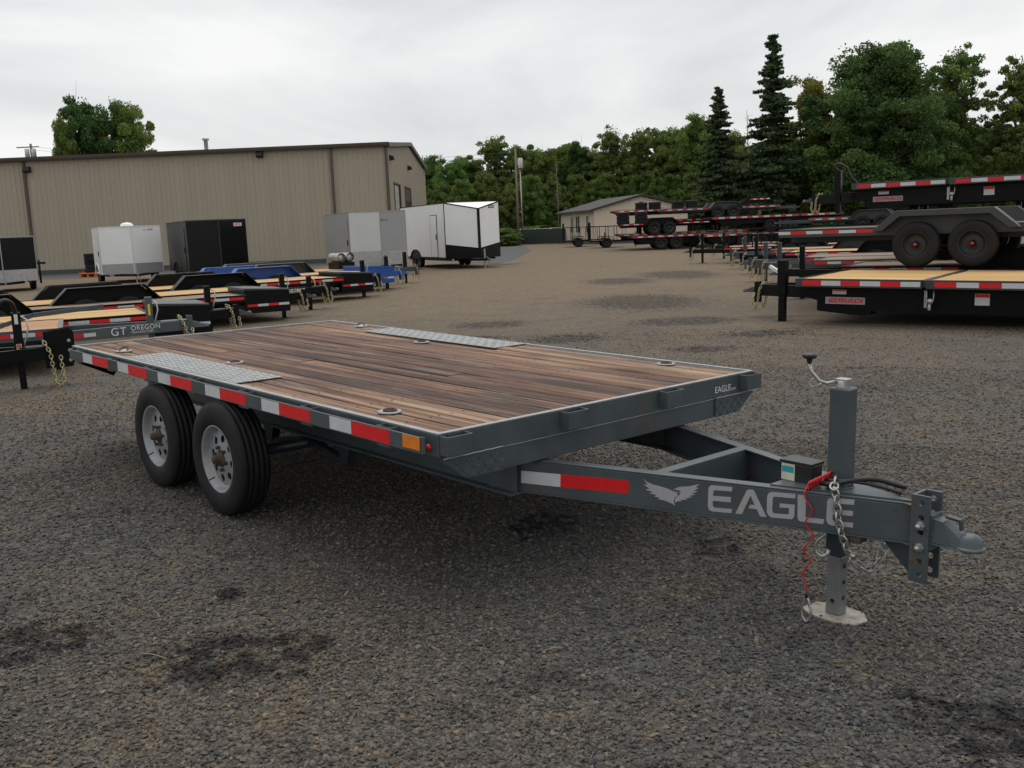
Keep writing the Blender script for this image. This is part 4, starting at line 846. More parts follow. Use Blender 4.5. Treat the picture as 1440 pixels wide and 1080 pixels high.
def low_trailer(label, loc, yaw, L=5.6, W=1.02, zd=0.60, tl=1.45, cm='black', wood='newwood', group='equipment trailers in the row by the shop', pitch=0.0, fender=True, fm='black', fx=-3.3, fl=2.0, fh=0.30,
                box=None, jack_top=0.95, jx=0.95, jy=0.0, chains=True, tape=True, rail=False, ftape=False, wheel='small', name='equipment_trailer', chainlow=0.12, fyw=0.26, tapez=None, adj=True, jack=True, fth=0.022, hubcap=False, rail_h=0.0, jackm=None, n_planks=None):
    t = thing(name, label, 'trailer', loc, yaw, group, pitch)
    for s in (-1, 1):
        MB().box(-L, 0, min(s * (W - 0.05), s * W), max(s * (W - 0.05), s * W), zd - 0.14, zd + 0.012).build('side_rail', cm, t, 0.004)
        beams(t, -L + 0.05, -0.05, s * 0.48, zd - 0.24, zd - 0.06, cm)
        # tongue rail
        b = MB(); b.beam((-0.25, s * W * 0.62, zd - 0.15), (tl, s * 0.055, zd - 0.15), 0.06, 0.15); b.build('tongue_rail', cm, t, 0.004)
    MB().box(-0.06, 0.0, -W + 0.051, W - 0.051, zd - 0.14, zd + 0.010).build('front_header', cm, t)
    MB().box(-L, -L + 0.06, -W + 0.051, W - 0.051, zd - 0.14, zd + 0.010).build('rear_header', cm, t)
    planks(t, -L + 0.062, -0.062, W - 0.052, zd, wood, n_planks)
    D = {'small': 0.70, 'blk': 0.78}[wheel]
    for wx in (fx + D * 0.58, fx - D * 0.58):
        for s in (-1, 1):
            w_ = put_wheel(wheel, wx, s * (W + 0.13), D / 2, s, t)
            if hubcap: MB().lathe([(0.030, 0.0), (0.030, 0.012), (0.0, 0.016)], c=(0, 0.099, 0), n=16).build('hub_cap', 'redlamp', w_)
        MB().tube([(wx, -W, D / 2), (wx, W, D / 2)], 0.035, 8).build('axle', cm, t)
    if fender:
        zt = max(zd + fh, D + 0.07); h = fl / 2
        for s in (-1, 1):
            ya, yb = sorted((s * (W + 0.004), s * (W + fyw)))
            out = [(fx - h, zd - 0.06), (fx - h * 0.66, zt), (fx + h * 0.66, zt), (fx + h, zd - 0.06)]
            inn = [(fx + h - fth * 1.7, zd - 0.06), (fx + h * 0.66 - fth * 0.6, zt - fth), (fx - h * 0.66 + fth * 0.6, zt - fth), (fx - h + fth * 1.7, zd - 0.06)]
            MB().prism(out + inn, 1, ya, yb).build('fender', fm, t, 0.006)
            b = MB().prism([(fx - h * 0.93, zd + 0.0125), (fx - h * 0.63, zt - 0.024), (fx + h * 0.63, zt - 0.024), (fx + h * 0.93, zd + 0.0125)], 1, *sorted((s * (W - 0.02), s * (W + 0.003)))); b.build('fender_skirt', cm, t)
    if box:
        bl, bw, bh, bm = box
        b = MB(); zo = zd - 0.40; pts_ = [(0.05, zo), (0.05, zo + bh), (0.05 + bl, zo + bh - 0.05), (0.05 + bl, zo)]
        b.prism(pts_, 1, -bw, bw); bo = b.build('tool_box', bm, t, 0.006)
        MB().prism([(0.04, zo + 0.001 + bh), (0.045, zo + bh + 0.045), (0.06 + bl, zo + bh - 0.015), (0.06 + bl, zo + 0.003 + bh - 0.05)], 1, -bw - 0.01, bw + 0.01).build('tool_box_lid', 'charcoal' if bm == 'black' else bm, bo, 0.004)
        for s in (-1, 1): tape_run(t, 0.10, 0.05 + bl, s * (bw + 0.002), zo + 0.16, 0.05, 0.22, 'red')
    if rail:
        for s in (-1, 1):
            b = MB(); b.beam((-L, s * W, zd + rail_h), (-0.2, s * W, zd + rail_h), 0.05, 0.05)
            for q in range(6): xq = -0.22 - q * (L - 0.3) / 5; b.beam((xq, s * W, zd + 0.013), (xq, s * W, zd + rail_h - 0.026), 0.045, 0.045, (1, 0, 0))
            b.build('side_railing', cm, t)
    coupler_set(t, tl, zd - 0.07, cm, adj=adj)
    MB().box(tl - 0.40, tl - 0.005, -0.12, 0.12, zd - 0.0745, zd - 0.066).build('tongue_plate', cm, t)
    if jack: jack_set(t, jx, jy, jack_top, jackm or cm)
    if chains:
        for s in (-1, 1): chain_set(t, tl, zd - 0.05, s * 0.13, chainlow)
    if tape:
        z_ = tapez if tapez else zd - 0.055
        for s in (-1, 1):
            tape_run(t, -0.05, fx + fl / 2 + 0.08, s * (W + 0.0017), z_, 0.055, 0.30, 'red'); tape_run(t, fx - fl / 2 - 0.05, -L, s * (W + 0.0017), z_, 0.055, 0.30, 'red')
    return t

def deckover(label, loc, yaw, L=7.3, W=1.29, zd=0.86, tl=1.3, cm='black', wood='newwood', group=None, pitch=0.0, z0=0.0, jack=True, split=-2.3, wheels=True, jack_top=1.0, jx=-0.0, jy=-1.1, seg=0.3, name='deckover_trailer', box=True, stickers=True, drop=0.50, wx=-4.8, wheel='blk', side_tape=True, n_planks=None, jackw=0.14, extra=True):
    """tilt deck-over: deck split in two, deep black side frame, latch, box at the front corner"""
    t = thing(name, label, 'trailer', loc, yaw, group, pitch)
    for s in (-1, 1):
        for xa, xb in ((split + 0.03, 0.0), (-L, split - 0.03)):
            ya, yb = sorted((s * (W - 0.05), s * W)); MB().box(xa, xb, ya, yb, zd - 0.12, zd + 0.012).build('rub_rail', 'charcoal' if cm != 'charcoal' else cm, t, 0.004)
            if side_tape: tape_run(t, xb - 0.12, xa + 0.02, s * (W + 0.0017), zd - 0.055, 0.075, seg, 'red')
        ya, yb = sorted((s * (W - 0.30), s * (W - 0.27))); MB().prism([(-L + 0.1, zd - 0.121), (-0.05, zd - 0.121), (-0.05, zd - 0.30), (-0.9, zd - drop), (-L + 0.6, zd - drop)], 1, ya, yb).build('side_frame', cm, t)
        beams(t, -L + 0.3, -0.1, s * 0.5, zd - drop - 0.02, zd - 0.14, cm)
        b = MB(); b.beam((-0.25, s * W * 0.55, zd - 0.25), (tl, s * 0.055, zd - 0.28), 0.07, 0.20); b.build('tongue_rail', cm, t, 0.004)
        if extra:
            o = MB().box(split + 0.005, split + 0.05, *sorted((s * (W - 0.26), s * (W - 0.24))), zd - 0.42, zd - 0.16).build('latch_bar', 'zinc', t)
            b = MB(); b.tube([(split - 0.12, s * (W - 0.10), zd - 0.14), (split - 0.12, s * (W - 0.10), zd - 0.30), (split - 0.02, s * (W - 0.10), zd - 0.30), (split - 0.02, s * (W - 0.10), zd - 0.14)], 0.012, 6); b.lathe([(0.045, -0.02), (0.045, 0.02), (0.0, 0.02)], c=(split - 0.07, s * (W - 0.10), zd - 0.31), n=12); b.build('ratchet', 'zinc', t)
            MB().tube([(split - 0.07, s * (W - 0.10), zd - 0.27), (split - 0.06, s * (W - 0.11), zd - 0.44)], 0.022, 8).build('ratchet_strap', 'decalw', t)
        if stickers:
            sticker(t, -0.62, s * (W - 0.262), zd - 0.21, 0.22, 0.07, 'decalw', 'red', s); sticker(t, split - 0.75, s * (W - 0.262), zd - 0.28, 0.20, 0.17, 'decalw', 'red', s)
            o = MB().box(-1.02, -0.40, *sorted((s * (W - 0.2655), s * (W - 0.2605))), zd - 0.40, zd - 0.29).build('nameplate', 'decal', t); scribble(o, -0.71, s * (W - 0.2600) + s * 0.001, zd - 0.345, 0.56, 0.07, 'red', s, 11)
    MB().box(-0.06, 0.0, -W + 0.051, W - 0.051, zd - 0.12, zd + 0.010).build('front_header', cm, t)
    MB().box(-L, -L + 0.06, -W + 0.051, W - 0.051, zd - 0.12, zd + 0.010).build('rear_header', cm, t)
    MB().box(split - 0.06, split + 0.06, -W + 0.051, W - 0.051, zd - 0.10, zd + 0.004).build('deck_hinge_bar', 'charcoal', t)
    planks(t, split + 0.062, -0.062, W - 0.052, zd, wood, n_planks); planks(t, -L + 0.062, split - 0.062, W - 0.052, zd, wood, n_planks)
    if wheels:
        D = 0.78 if wheel == 'blk' else 0.70; zb = zd - drop - 0.02
        for q in (-0.46, 0.46):
            for s in (-1, 1): put_wheel(wheel, wx + q, s * (W - 0.16), z0 + D / 2, s, t)
            MB().tube([(wx + q, -W + 0.25, z0 + D / 2), (wx + q, W - 0.25, z0 + D / 2)], 0.05, 8).build('axle', cm, t)
    if box:
        for s in (-1, 1):
            MB().prism([(-1.10, zd - 0.2705), (-0.25, zd - 0.2705), (-0.25, zd - 0.52), (-0.95, zd - 0.58), (-1.10, zd - 0.56)], 1, *sorted((s * (W - 0.60), s * (W - 0.305)))).build('side_box', cm, t)
    coupler_set(t, tl, zd - 0.20, cm)
    if jack: jack_set(t, jx, jy, jack_top, cm, jackw, z0, z0 + 0.45, False)
    for s in (-1, 1): chain_set(t, tl, zd - 0.18, s * 0.14, zd - 0.60 if z0 == 0 else zd - 0.45)
    return t
YA = lambda d: R(d)
def ground(px, py): p = at_z(px, py); return (p[0], p[1], float(gz(p[0], p[1])))
def back(p, yaw, d): return (p[0] - math.cos(yaw) * d, p[1] - math.sin(yaw) * d, p[2])
def side(p, yaw, d): return (p[0] - math.sin(yaw) * d, p[1] + math.cos(yaw) * d, p[2])

# ---- the row by the shop
def row(jpx, jpy, yaw, jx, **kw):
    p = ground(jpx, jpy); yw = R(yaw); o = back(p, yw, jx); return low_trailer(loc=(o[0], o[1], 0.0), yaw=yw, jx=jx, **kw)
t1 = row(35, 552, 74, 1.15, label='black equipment trailer tongue with tall jack and brass chains behind the flatbed corner', jack_top=0.98, tl=1.55, zd=0.62, fx=-3.4, chainlow=0.02, wood='newwood')
sticker(t1, 1.15, -0.0515, 0.90, 0.04, 0.12, 'decalw'); sticker(t1, 1.15, -0.0515, 0.52, 0.06, 0.16, 'decalw', 'orange')
MB().tube(smooth([(1.15, 0.0, 0.98), (1.12, -0.05, 1.10), (1.03, -0.08, 1.13), (0.95, -0.10, 1.02), (0.9, -0.1, 0.75)]), 0.025, 8).build('cable_loop', 'cable', t1)
for s_ in (-1, 1): MB().prism([(1.42, 0.28), (1.72, 0.28), (1.76, 0.40), (1.76, 0.70), (1.70, 0.76), (1.42, 0.72)], 1, *sorted((s_ * 0.072, s_ * 0.088))).build('hitch_plate', 'black', t1)
for z_ in (0.36, 0.48, 0.60): MB().lathe([(0.022, 0), (0.022, 0.02), (0.0, 0.022)], n=6, smooth=False).build('bolt', 'zinc', t1, loc=(1.70, -0.0885, z_), rot=(0, 0, math.pi))
p = at_z(212, 462, 0.45)

t2 = low_trailer('slate-grey tilt trailer with lettered tongue and red wood deck', back((p[0], p[1], 0), R(72), 1.2), R(72), L=5.4, W=0.98, zd=0.62, tl=1.75, cm='grey', wood='redwood', jx=1.2, jack_top=0.93, fender=True, fm='grey', fx=-3.6, fl=1.9, chainlow=0.25, jackm='grey')
tm_ = text_mesh('GT', 0.15, 0.001); ang_t = math.atan2(-(0.98 * 0.62 - 0.055), 2.0)
def rail_pt(x): # near tongue rail outer face
    f_ = (x + 0.25) / 2.0; yy = -(0.98 * 0.62 * (1 - f_) + 0.055 * f_); return yy
for txt, size, x, z in (('GT', 0.165, 0.62, 0.415), ('OREGON', 0.098, 0.90, 0.468), ('TRAILERS.COM', 0.046, 0.90, 0.422)):
    yy = rail_pt(x) - 0.034
    put('lettering', text_mesh(txt, size, 0.001, 1.1), 'decalw', t2, loc=(x, yy, z), rot=(R(90), 0, -ang_t))
for xa, xb, nm in ((0.02, 0.26, 'red'), (0.26, 0.42, 'white')):
    ya, yb = rail_pt(xa) - 0.0335, rail_pt(xb) - 0.0335
    MB().prism([(xa, ya), (xb, yb), (xb, yb + 0.002), (xa, ya + 0.002)], 2, 0.435, 0.49).build('reflective_tape', nm, t2)
sticker(t2, 1.2, -0.0515, 0.74, 0.035, 0.17, 'yellow')
b = MB().beam((-1.0, -0.985, 0.64), (-0.35, -0.985, 0.83), 0.04, 0.06); b.beam((-0.35, -0.985, 0.83), (0.55, -0.80, 0.88), 0.04, 0.06); b.build('tilt_arm', 'grey', t2)
t3 = row(297, 478, 75, 1.05, label='black equipment trailer with pine deck, front tool box and jack, beside the lettered grey trailer', box=(0.90, 0.66, 0.50, 'black'), zd=0.60, tl=1.5, fx=-5.0, fl=2.3, fh=0.33, L=7.2)
t4 = row(400, 447, 78, 1.05, label='black equipment trailer with low tool box and weathered tan deck, beside the white-lettered one', box=(0.95, 0.66, 0.48, 'black'), zd=0.60, tl=1.5, wood='oldwood', fx=-5.0, fl=2.3, fh=0.33, L=7.2)
p = ground(437, 436)
t5 = low_trailer('black equipment trailer with white lettered tongue, pine deck and two black side fenders', back((p[0], p[1], 0), R(82), 1.15), R(82), zd=0.62, tl=1.6, jx=1.15, jack_top=0.80, fx=-3.6, fl=2.2, fh=0.30, wood='newwood')
scribble(t5, 0.55, rail_pt(0.55) - 0.10, 0.50, 0.62, 0.10, 'decalw', -1, 9)
t6 = row(512, 417, 84, 1.05, label='black equipment trailer with tall tool box and brass chains, next to the blue one', box=(0.95, 0.68, 0.48, 'black'), zd=0.62, tl=1.5, fx=-3.5, fl=2.2, fh=0.30, jack_top=1.0)
t7 = row(545, 406, 86, 1.15, label='bright blue equipment trailer with blue fenders and tool box', cm='blue', fm='blue', box=(0.95, 0.72, 0.50, 'blue'), zd=0.62, tl=1.65, fx=-3.4, fl=2.3, fh=0.32, jack_top=1.0, jackm='black', L=6.4)
t8 = row(571, 398, 86, 1.05, label='charcoal equipment trailer with dark ramp fender, between the blue trailer and the silver enclosed one', cm='charcoal', fm='charcoal', zd=0.62, tl=1.5, fx=-4.0, fl=2.3, fh=0.33, jack_top=1.05, jackm='black', L=6.2)
# aluminium twin-tube wheel stand on the charcoal trailer's deck
st = thing('storage_tube', 'shiny twin-tube aluminium storage rack standing on the charcoal trailer', 'rack', (0, 0, 0), 0)
pp = t8.location; c_, s_ = math.cos(R(86)), math.sin(R(86)); st.location = (pp[0] - c_ * 1.35, pp[1] - s_ * 1.35, 0.625); st.scale = (0.72, 0.72, 0.72); st.rotation_euler = (0, 0, R(86))
MB().box(-0.40, 0.40, -0.5, 0.5, 0.0, 0.30).build('base', 'black', st, 0.01)
for q in (-0.22, 0.22):
    MB().lathe([(0.20, -0.45), (0.20, 0.45), (0.15, 0.45), (0.15, -0.40), (0.0, -0.40)], c=(q, 0, 0.505), axis=1, n=24).build('tube', 'atp', st)

# ---- the stack at the entrance side: R1 below, R2 on it, R3 on top
YR = R(191)
j1 = ground(1100, 452)
r1 = deckover('black tilt deck-over trailer with bright pine deck and red-white tape, bottom of the three-high stack', (0, 0, 0), YR, L=7.6, W=1.29, zd=0.745, tl=1.15, jx=0.42, jy=0.75, jack_top=1.02, group='three trailers stacked on one another', pitch=R(0.8), wood='newwood', split=-1.95)
o = back(side((j1[0], j1[1], 0), YR, -0.75), YR, 0.42); r1.location = (o[0], o[1], -0.006)
MB().beam((0.45, 0.62, 0.76), (0.75, 0.50, 0.90), 0.05, 0.05).build('winch_bar', 'decalw', r1)
r2 = low_trailer('charcoal drive-over-fender trailer with big black tandem wheels, middle of the three-high stack', (0, 0, 0.0), YR + R(2) + math.pi, L=6.2, W=1.05, zd=0.70, tl=1.3, cm='charcoal', fm='charcoal', wood='oldwood', fx=-3.25, fth=0.10, hubcap=True, fl=2.35, fh=0.28, wheel='blk', group='three trailers stacked on one another', chains=False, fyw=0.27, jack=False, name='drive_over_trailer')
r3 = deckover('black tilt deck-over trailer with steep red-white tape edge, top of the three-high stack', (0, 0, 0), YR + R(4), L=7.6, W=1.29, zd=0.62, tl=1.15, group='three trailers stacked on one another', jack=True, jx=0.42, jy=0.75, jack_top=0.95, wheels=False, z0=0.0, split=-1.95)
def place_on(t, px, py, z, yaw, lx, ly):
    """put the thing so that its local point (lx, ly) stands where pixel (px,py) meets height z"""
    p = at_z(px, py, z); t.location = (p[0] - (math.cos(yaw) * lx - math.sin(yaw) * ly), p[1] - (math.sin(yaw) * lx + math.cos(yaw) * ly), t.location[2])
# R2: front wheel stands on R1's deck (deck 0.86 + pitch); near side is +y
place_on(r2, 1288, 376, 0.76, YR + R(2) + math.pi, -3.25 - 0.452, -1.18); r2.location[2] = 0.765
place_on(r3, 1205, 262, 2.30, YR + R(4), -0.12, 1.29); r3.location[2] = 1.73
for xq in (-1.2, -3.2, -5.5):
    for s in (-1, 1): MB().box(xq - 0.05, xq + 0.05, s * 0.5 - 0.05, s * 0.5 + 0.05, -0.10, 0.135).build('support_block', 'black', r3)
MB().tube(smooth([(0.42, 0.75, 0.95), (0.50, 0.78, 1.05), (0.38, 0.80, 1.10), (0.22, 0.80, 1.00), (0.12, 0.80, 0.80), (-0.02, 0.8, 0.64)]), 0.022, 8).build('cable_loop', 'cable', r3)
# ================================================================ ENCLOSED TRAILERS
def enclosed(label, loc, yaw, L, W, H, v, skin, nose_skin, trim, zb=0.38, apex_drop=0.0, door=None, guard=None, logo=None, post=None, side_skin=None, name='enclosed_trailer', wheels=True, wx=None, vent=False, group='enclosed cargo trailers beside the shop', pitch=0.0, side=1, lower=None, nose_shade=None, jack=True):
    """V-nosed box trailer; x forward, origin on the ground below the foot of the nose; side=+1: camera sees the +y flank"""
    t = thing(name, label, 'trailer', loc, yaw, group, pitch)
    zt = zb + H
    b = MB().box(-L, 0, -W, W, zb, zt); b.build('body', side_skin or skin, t, 0.01)
    b = MB().box(-L - 0.01, 0.0, -W - 0.012, W + 0.012, zt + 0.001, zt + 0.035); b.build('roof', trim if trim != 'black' else 'bpanel', t)
    for s in (-1, 1):
        b = MB().box(-L, 0.0, *sorted((s * (W + 0.001), s * (W + 0.016))), zb - 0.03, zb + 0.05); b.build('bottom_trim', trim, t)
        b = MB().box(-0.05, 0.006, *sorted((s * (W - 0.004), s * (W + 0.018))), zb - 0.03, zt + 0.03); b.build('corner_post', trim, t)
        # nose panel
        za = zt - apex_drop; g0 = 0.0
        def nose(z0a, z1a, z0b, z1b, off, m, nm):
            p = [(0.008 + off, s * (W - 0.005), z0a), (v + off, s * 0.02, z0b), (v + off, s * 0.02, z1b), (0.008 + off, s * (W - 0.005), z1a)]
            q_ = [(x - 0.02, y, z) for x, y, z in p]
            o = MB().add(p + q_, [(0, 1, 2, 3), (7, 6, 5, 4), (0, 4, 5, 1), (1, 5, 6, 2), (2, 6, 7, 3), (3, 7, 4, 0)]).build(nm, m, t); return o
        gh = guard[0] if guard else 0.0
        m_ = nose_skin if s == side or nose_shade is None else nose_shade
        nose(zb + gh, zt, zb + gh, za, 0.0, m_, 'nose_panel')
        if guard: nose(zb - 0.02, zb + gh - 0.004, zb - 0.02, zb + gh - 0.004, 0.004, guard[1], 'stone_guard')
        if lower: nose(zb - 0.02, zb + lower[0], zb - 0.02, zb + lower[1], 0.012, lower[2], 'nose_skirt')
        # trim along the nose top
        b = MB().beam((0.0, s * W, zt + 0.01), (v + 0.01, 0, za + 0.01), 0.03, 0.05); b.build('nose_trim', trim, t)
    # nose top cap
    MB().add([(0, -W, zt), (0, W, zt), (v, 0, zt - apex_drop), (0, -W, zt + 0.02), (0, W, zt + 0.02), (v, 0, zt - apex_drop + 0.02)], [(0, 2, 1), (3, 4, 5), (0, 1, 4, 3), (1, 2, 5, 4), (2, 0, 3, 5)]).build('nose_cap', skin, t)
    pm = post or trim
    MB().box(v - 0.03, v + 0.022, -0.06 if post else -0.02, 0.06 if post else 0.02, zb - 0.02, zt - apex_drop + 0.01).build('nose_post', pm, t)
    if door:
        xd, wd, hd, ym = door
        for sgn in (side,):
            y = sgn * (W + 0.001); ya, yb = sorted((y, y + sgn * 0.022))
            o = MB().box(xd - wd, xd, ya, yb, zb + 0.06, zb + 0.06 + hd).build('side_door', side_skin or skin, t)
            for xa, xb, z0, z1 in ((xd - wd - 0.03, xd - wd - 0.001, zb + 0.03, zb + 0.09 + hd), (xd + 0.001, xd + 0.03, zb + 0.03, zb + 0.09 + hd), (xd - wd, xd, zb + 0.0605 + hd, zb + 0.09 + hd), (xd - wd, xd, zb + 0.03, zb + 0.0595)):
                MB().box(xa, xb, ya, yb + (0.004 if sgn > 0 else 0), z0, z1).build('door_frame', ym, o)
            MB().box(xd - 0.09, xd - 0.05, *sorted((y + sgn * 0.0225, y + sgn * 0.05)), zb + hd * 0.45, zb + hd * 0.58).build('door_handle', 'black', o)
    if wheels:
        x = wx if wx is not None else -L * 0.58
        for q in (-0.40, 0.40):
            for s in (-1, 1): put_wheel('small', x + q, s * (W - 0.10), 0.35, s, t)
        for s in (-1, 1):
            pr = [(x + 0.78 * math.cos(a) * 1.03, 0.40 + 0.45 * math.sin(a)) for a in np.linspace(0, math.pi, 14)] + [(x + 0.74 * math.cos(a) * 1.0, 0.40 + 0.41 * math.sin(a)) for a in np.linspace(math.pi, 0, 14)]
            MB().prism(pr, 1, *sorted((s * (W + 0.001), s * (W + 0.05)))).build('wheel_flare', trim, t)
            pr = [(x + 0.74 * math.cos(a), 0.40 + 0.40 * math.sin(a)) for a in np.linspace(0, math.pi, 14)]
            MB().prism(pr, 1, *sorted((s * (W + 0.001), s * (W + 0.004)))).build('wheel_well', 'dark', t)
    for s in (-1, 1):
        b = MB(); b.beam((-0.4, s * W * 0.6, zb - 0.07), (v + 0.9, s * 0.05, zb - 0.07), 0.05, 0.10); b.build('tongue_rail', 'black', t)
    beams(t, -L, 0, -W * 0.8, zb - 0.11, zb - 0.001, 'black'); beams(t, -L, 0, W * 0.8, zb - 0.11, zb - 0.001, 'black')
    coupler_set(t, v + 0.9, zb + 0.03, 'black', adj=False)
    if jack:
        jack_set(t, v + 0.55, 0.0, zb + 0.38, 'zinc' if skin == 'wpanel' else 'black', 0.06, 0, 0.25, False)
        chain_set(t, v + 0.75, zb, 0.10, 0.08)
    if logo:
        lx, lz, lw, lh, items = logo      # fraction along the nose panel from the flank, height, size
        for mm, dx, dz, w_, h_, sc in items:
            s = logo_side = -side
            f_ = lx + dx / math.hypot(v, W)
            px_, py_ = 0.008 + v * f_, s * (W - 0.005) * (1 - f_)
            an = math.atan2(-s * (W - 0.005), v)
            o = MB().box(-w_ / 2, w_ / 2, -0.002, 0.002, -h_ / 2, h_ / 2).build('badge', mm, t, loc=(px_ + 0.006 * W / math.hypot(v, W), py_ + s * 0.006 * v / math.hypot(v, W), lz + dz), rot=(0, 0, an))
            if sc: scribble(o, 0, s * 0.004, 0, w_ * 0.85, h_ * 0.6, sc, s, 7)
    if vent:
        b = MB().lathe([(0.28, 0), (0.27, 0.08), (0.18, 0.15), (0.0, 0.18)], axis=2, n=20); o = b.build('roof_vent', 'wpanel', t); o.location = (-0.9, 0, zt + 0.036)
    return t
def facing(px, py, deg, v, W): # nose apex pixel on the ground -> origin
    p = at_z(px, py); y = R(deg); return (p[0] - math.cos(y) * v, p[1] - math.sin(y) * v, 0.0)
# white trailer with grey stone guard
e_w = enclosed('white enclosed cargo trailer with grey stone guard on its nose, next to the black one', facing(191, 397.5, -15, 0.40, 1.1), R(-15), 4.0, 1.26, 2.0, 0.40, 'wpanel', 'wpanel', 'decalw', guard=(0.42, 'pewter'), door=(-0.7, 0.8, 1.7, 'decalw'), side=-1, vent=True, zb=0.42,
               logo=(0.30, 2.28, 0, 0, [('red', 0.06, 0.0, 0.24, 0.06, 'decalw'), ('decal', 0.32, -0.02, 0.10, 0.05, None)]))
e_b = enclosed('glossy black enclosed cargo trailer with V nose, between the white and the silver ones', facing(314, 394, -13, 0.45, 1.2), R(-13), 4.6, 1.24, 2.10, 0.45, 'bpanel', 'bpanel', 'fender', side_skin='fender', door=(-0.5, 0.85, 1.75, 'fender'), side=-1, zb=0.42,
               logo=(0.26, 2.32, 0, 0, [('decalw', 0.05, 0.0, 0.40, 0.14, 'red')]))
e_s = enclosed('silver-grey enclosed cargo trailer with aluminium nose panels, behind the blue trailer', facing(539, 388, -20, 0.40, 1.1), R(-20), 5.0, 1.16, 2.10, 0.40, 'pewter', 'spanel', 'galv', side_skin='pewter', door=(-0.25, 0.9, 1.8, 'galv'), side=-1, guard=(0.55, 'atp'), zb=0.45, nose_shade='pewter',  # flank and right nose half: shade painted in as a darker skin
               logo=(0.93, 2.22, 0, 0, [('black', -0.12, 0, 0.30, 0.07, 'decalw')]))
e_l = enclosed('large white enclosed trailer with black trim and black-skirted V nose', facing(676, 377, -19, 0.80, 1.25), R(-19), 6.6, 1.28, 2.40, 0.80, 'wpanel', 'wpanel', 'black', door=(-1.1, 0.85, 1.85, 'black'), side=-1, post='bpanel', lower=(0.62, 0.42, 'bpanel'), apex_drop=0.30, zb=0.46, wx=-4.4,
               logo=(0.30, 2.66, 0, 0, [('black', 0.1, 0, 0.42, 0.13, 'decalw')]))
e_k = enclosed('small enclosed trailer with black front panel and silver corner, by the shop downspout', facing(8, 411, -13, 0.06, 1.0), R(-13), 3.4, 1.22, 1.72, 0.06, 'bpanel', 'bpanel', 'galv', side_skin='bpanel', side=-1, guard=(0.45, 'atp'), zb=0.42, jack=False)

# tyres stacked by the wall
sp_ = at_z(130, 389)
for k in range(5):
    o = put('loose_tyre', WH['small'][0], 'rubber', None, loc=(sp_[0] + random.uniform(-.03, .03), sp_[1] + random.uniform(-.03, .03), 0.33 + k * 0.203), rot=(R(90), 0, random.uniform(0, 6)))
    tag(o, 'black trailer tyre in the tall pile beside the white enclosed trailer', 'tyre', 'tyres piled against the shop')
o = thing('plastic_tray', 'bright orange plastic pallet under the tyre pile by the shop', 'pallet', (sp_[0], sp_[1], 0), 0.6)
MB().box(-0.55, 0.55, -0.40, 0.40, 0.15, 0.225).build('top_board', 'orange', o, 0.01)
for q in (-0.45, 0, 0.45): MB().box(q - 0.05, q + 0.05, -0.38, 0.38, 0.0, 0.1495).build('runner', 'orange', o)

# ================================================================ THE SHOP BUILDING
WALLH = 7.0; GW = 27.0; BL = 44.0
shop = thing('steel_shop', 'long beige ribbed-steel workshop building with brown trim and a gable end', 'building', (A0[0], A0[1], 0), math.atan2(UR[1], UR[0]))
# local: x along the front (to the right, 0 at the near corner), y away from the yard
def ribbed(x0, x1, z0, z1, y, pitch=0.305, d=0.032):
    b = MB(); pts_ = []; x = x0
    while x < x1 - 1e-6:
        for u, w in ((0.0, 0), (0.09, 0), (0.115, -d), (0.175, -d), (0.20, 0)):
            if x + u <= x1: pts_.append((x + u, y + w))
        x += pitch
    pts_.append((x1, y))
    n_ = len(pts_); vs = [(px, py, z0) for px, py in pts_] + [(px, py, z1) for px, py in pts_]
    return b.add(vs, [(i, i + 1, n_ + i + 1, n_ + i) for i in range(n_ - 1)])
# wall sheets, each panel run between downspouts is a part
xs = [-BL] + [x for x in np.arange(-BL + 0.915, -0.05, 0.915)] + [0.0]
for xa, xb in zip(xs[:-1], xs[1:]): ribbed(xa, xb, 0.25, WALLH - 0.12, 0.0).build('wall_sheet', 'siding', shop)
MB().box(-BL, 0, 0.03, 0.2, 0.0, WALLH - 0.2).build('wall_core', 'siding', shop); MB().box(-BL, 0.05, -0.05, 0.029, 0.0, 0.249).build('plinth', 'concrete', shop)
r_ = 1.08
gp = [(0.2, 0.0), (GW, 0.0), (GW, WALLH - 0.1), (GW / 2, WALLH + r_ - 0.1), (0.2, WALLH - 0.1)]
MB().prism([(y, z) for y, z in gp], 0, -0.25, -0.05).build('gable_core', 'siding', shop)
doors = [(3.0, 6.4, 4.75), (9.4, 13.4, 4.75)]
ys = list(np.arange(0.03, GW, 0.915))
for ya in ys:
    yb = min(ya + 0.914, GW); zt = WALLH + r_ * (1 - abs((ya + yb) / 2 - GW / 2) / (GW / 2)) - 0.16; z0 = 0.25
    for d0, d1, dh in doors:
        if ya < d1 - 0.2 and yb > d0 + 0.2: z0 = dh + 0.12
    b = ribbed(ya, yb, z0, zt, 0.0); b.v = [(-y_, x_, z_) for x_, y_, z_ in b.v]; b.build('wall_sheet', 'siding', shop)
for d0, d1, dh in doors:
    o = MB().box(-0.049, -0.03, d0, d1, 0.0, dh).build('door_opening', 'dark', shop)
    for ya in (d0 - 0.12, d1): MB().box(-0.045, 0.06, ya, ya + 0.12, 0.0, dh + 0.12).build('door_jamb', 'trim', shop)
    MB().box(-0.045, 0.06, d0, d1, dh + 0.0005, dh + 0.12).build('door_head', 'trim', shop)
    if d0 < 5:
        for k in range(9): MB().box(-0.0295, 0.012, d0 + 0.02, d1 - 0.9, 0.04 + k * 0.52, 0.54 + k * 0.52).build('door_slat', 'dooroff', shop)
    else:
        for k in range(2): MB().box(-0.0295, 0.012, d0 + 0.02, d1 - 0.02, dh - 0.9 + k * 0.45, dh - 0.47 + k * 0.45).build('door_slat', 'trim', shop)
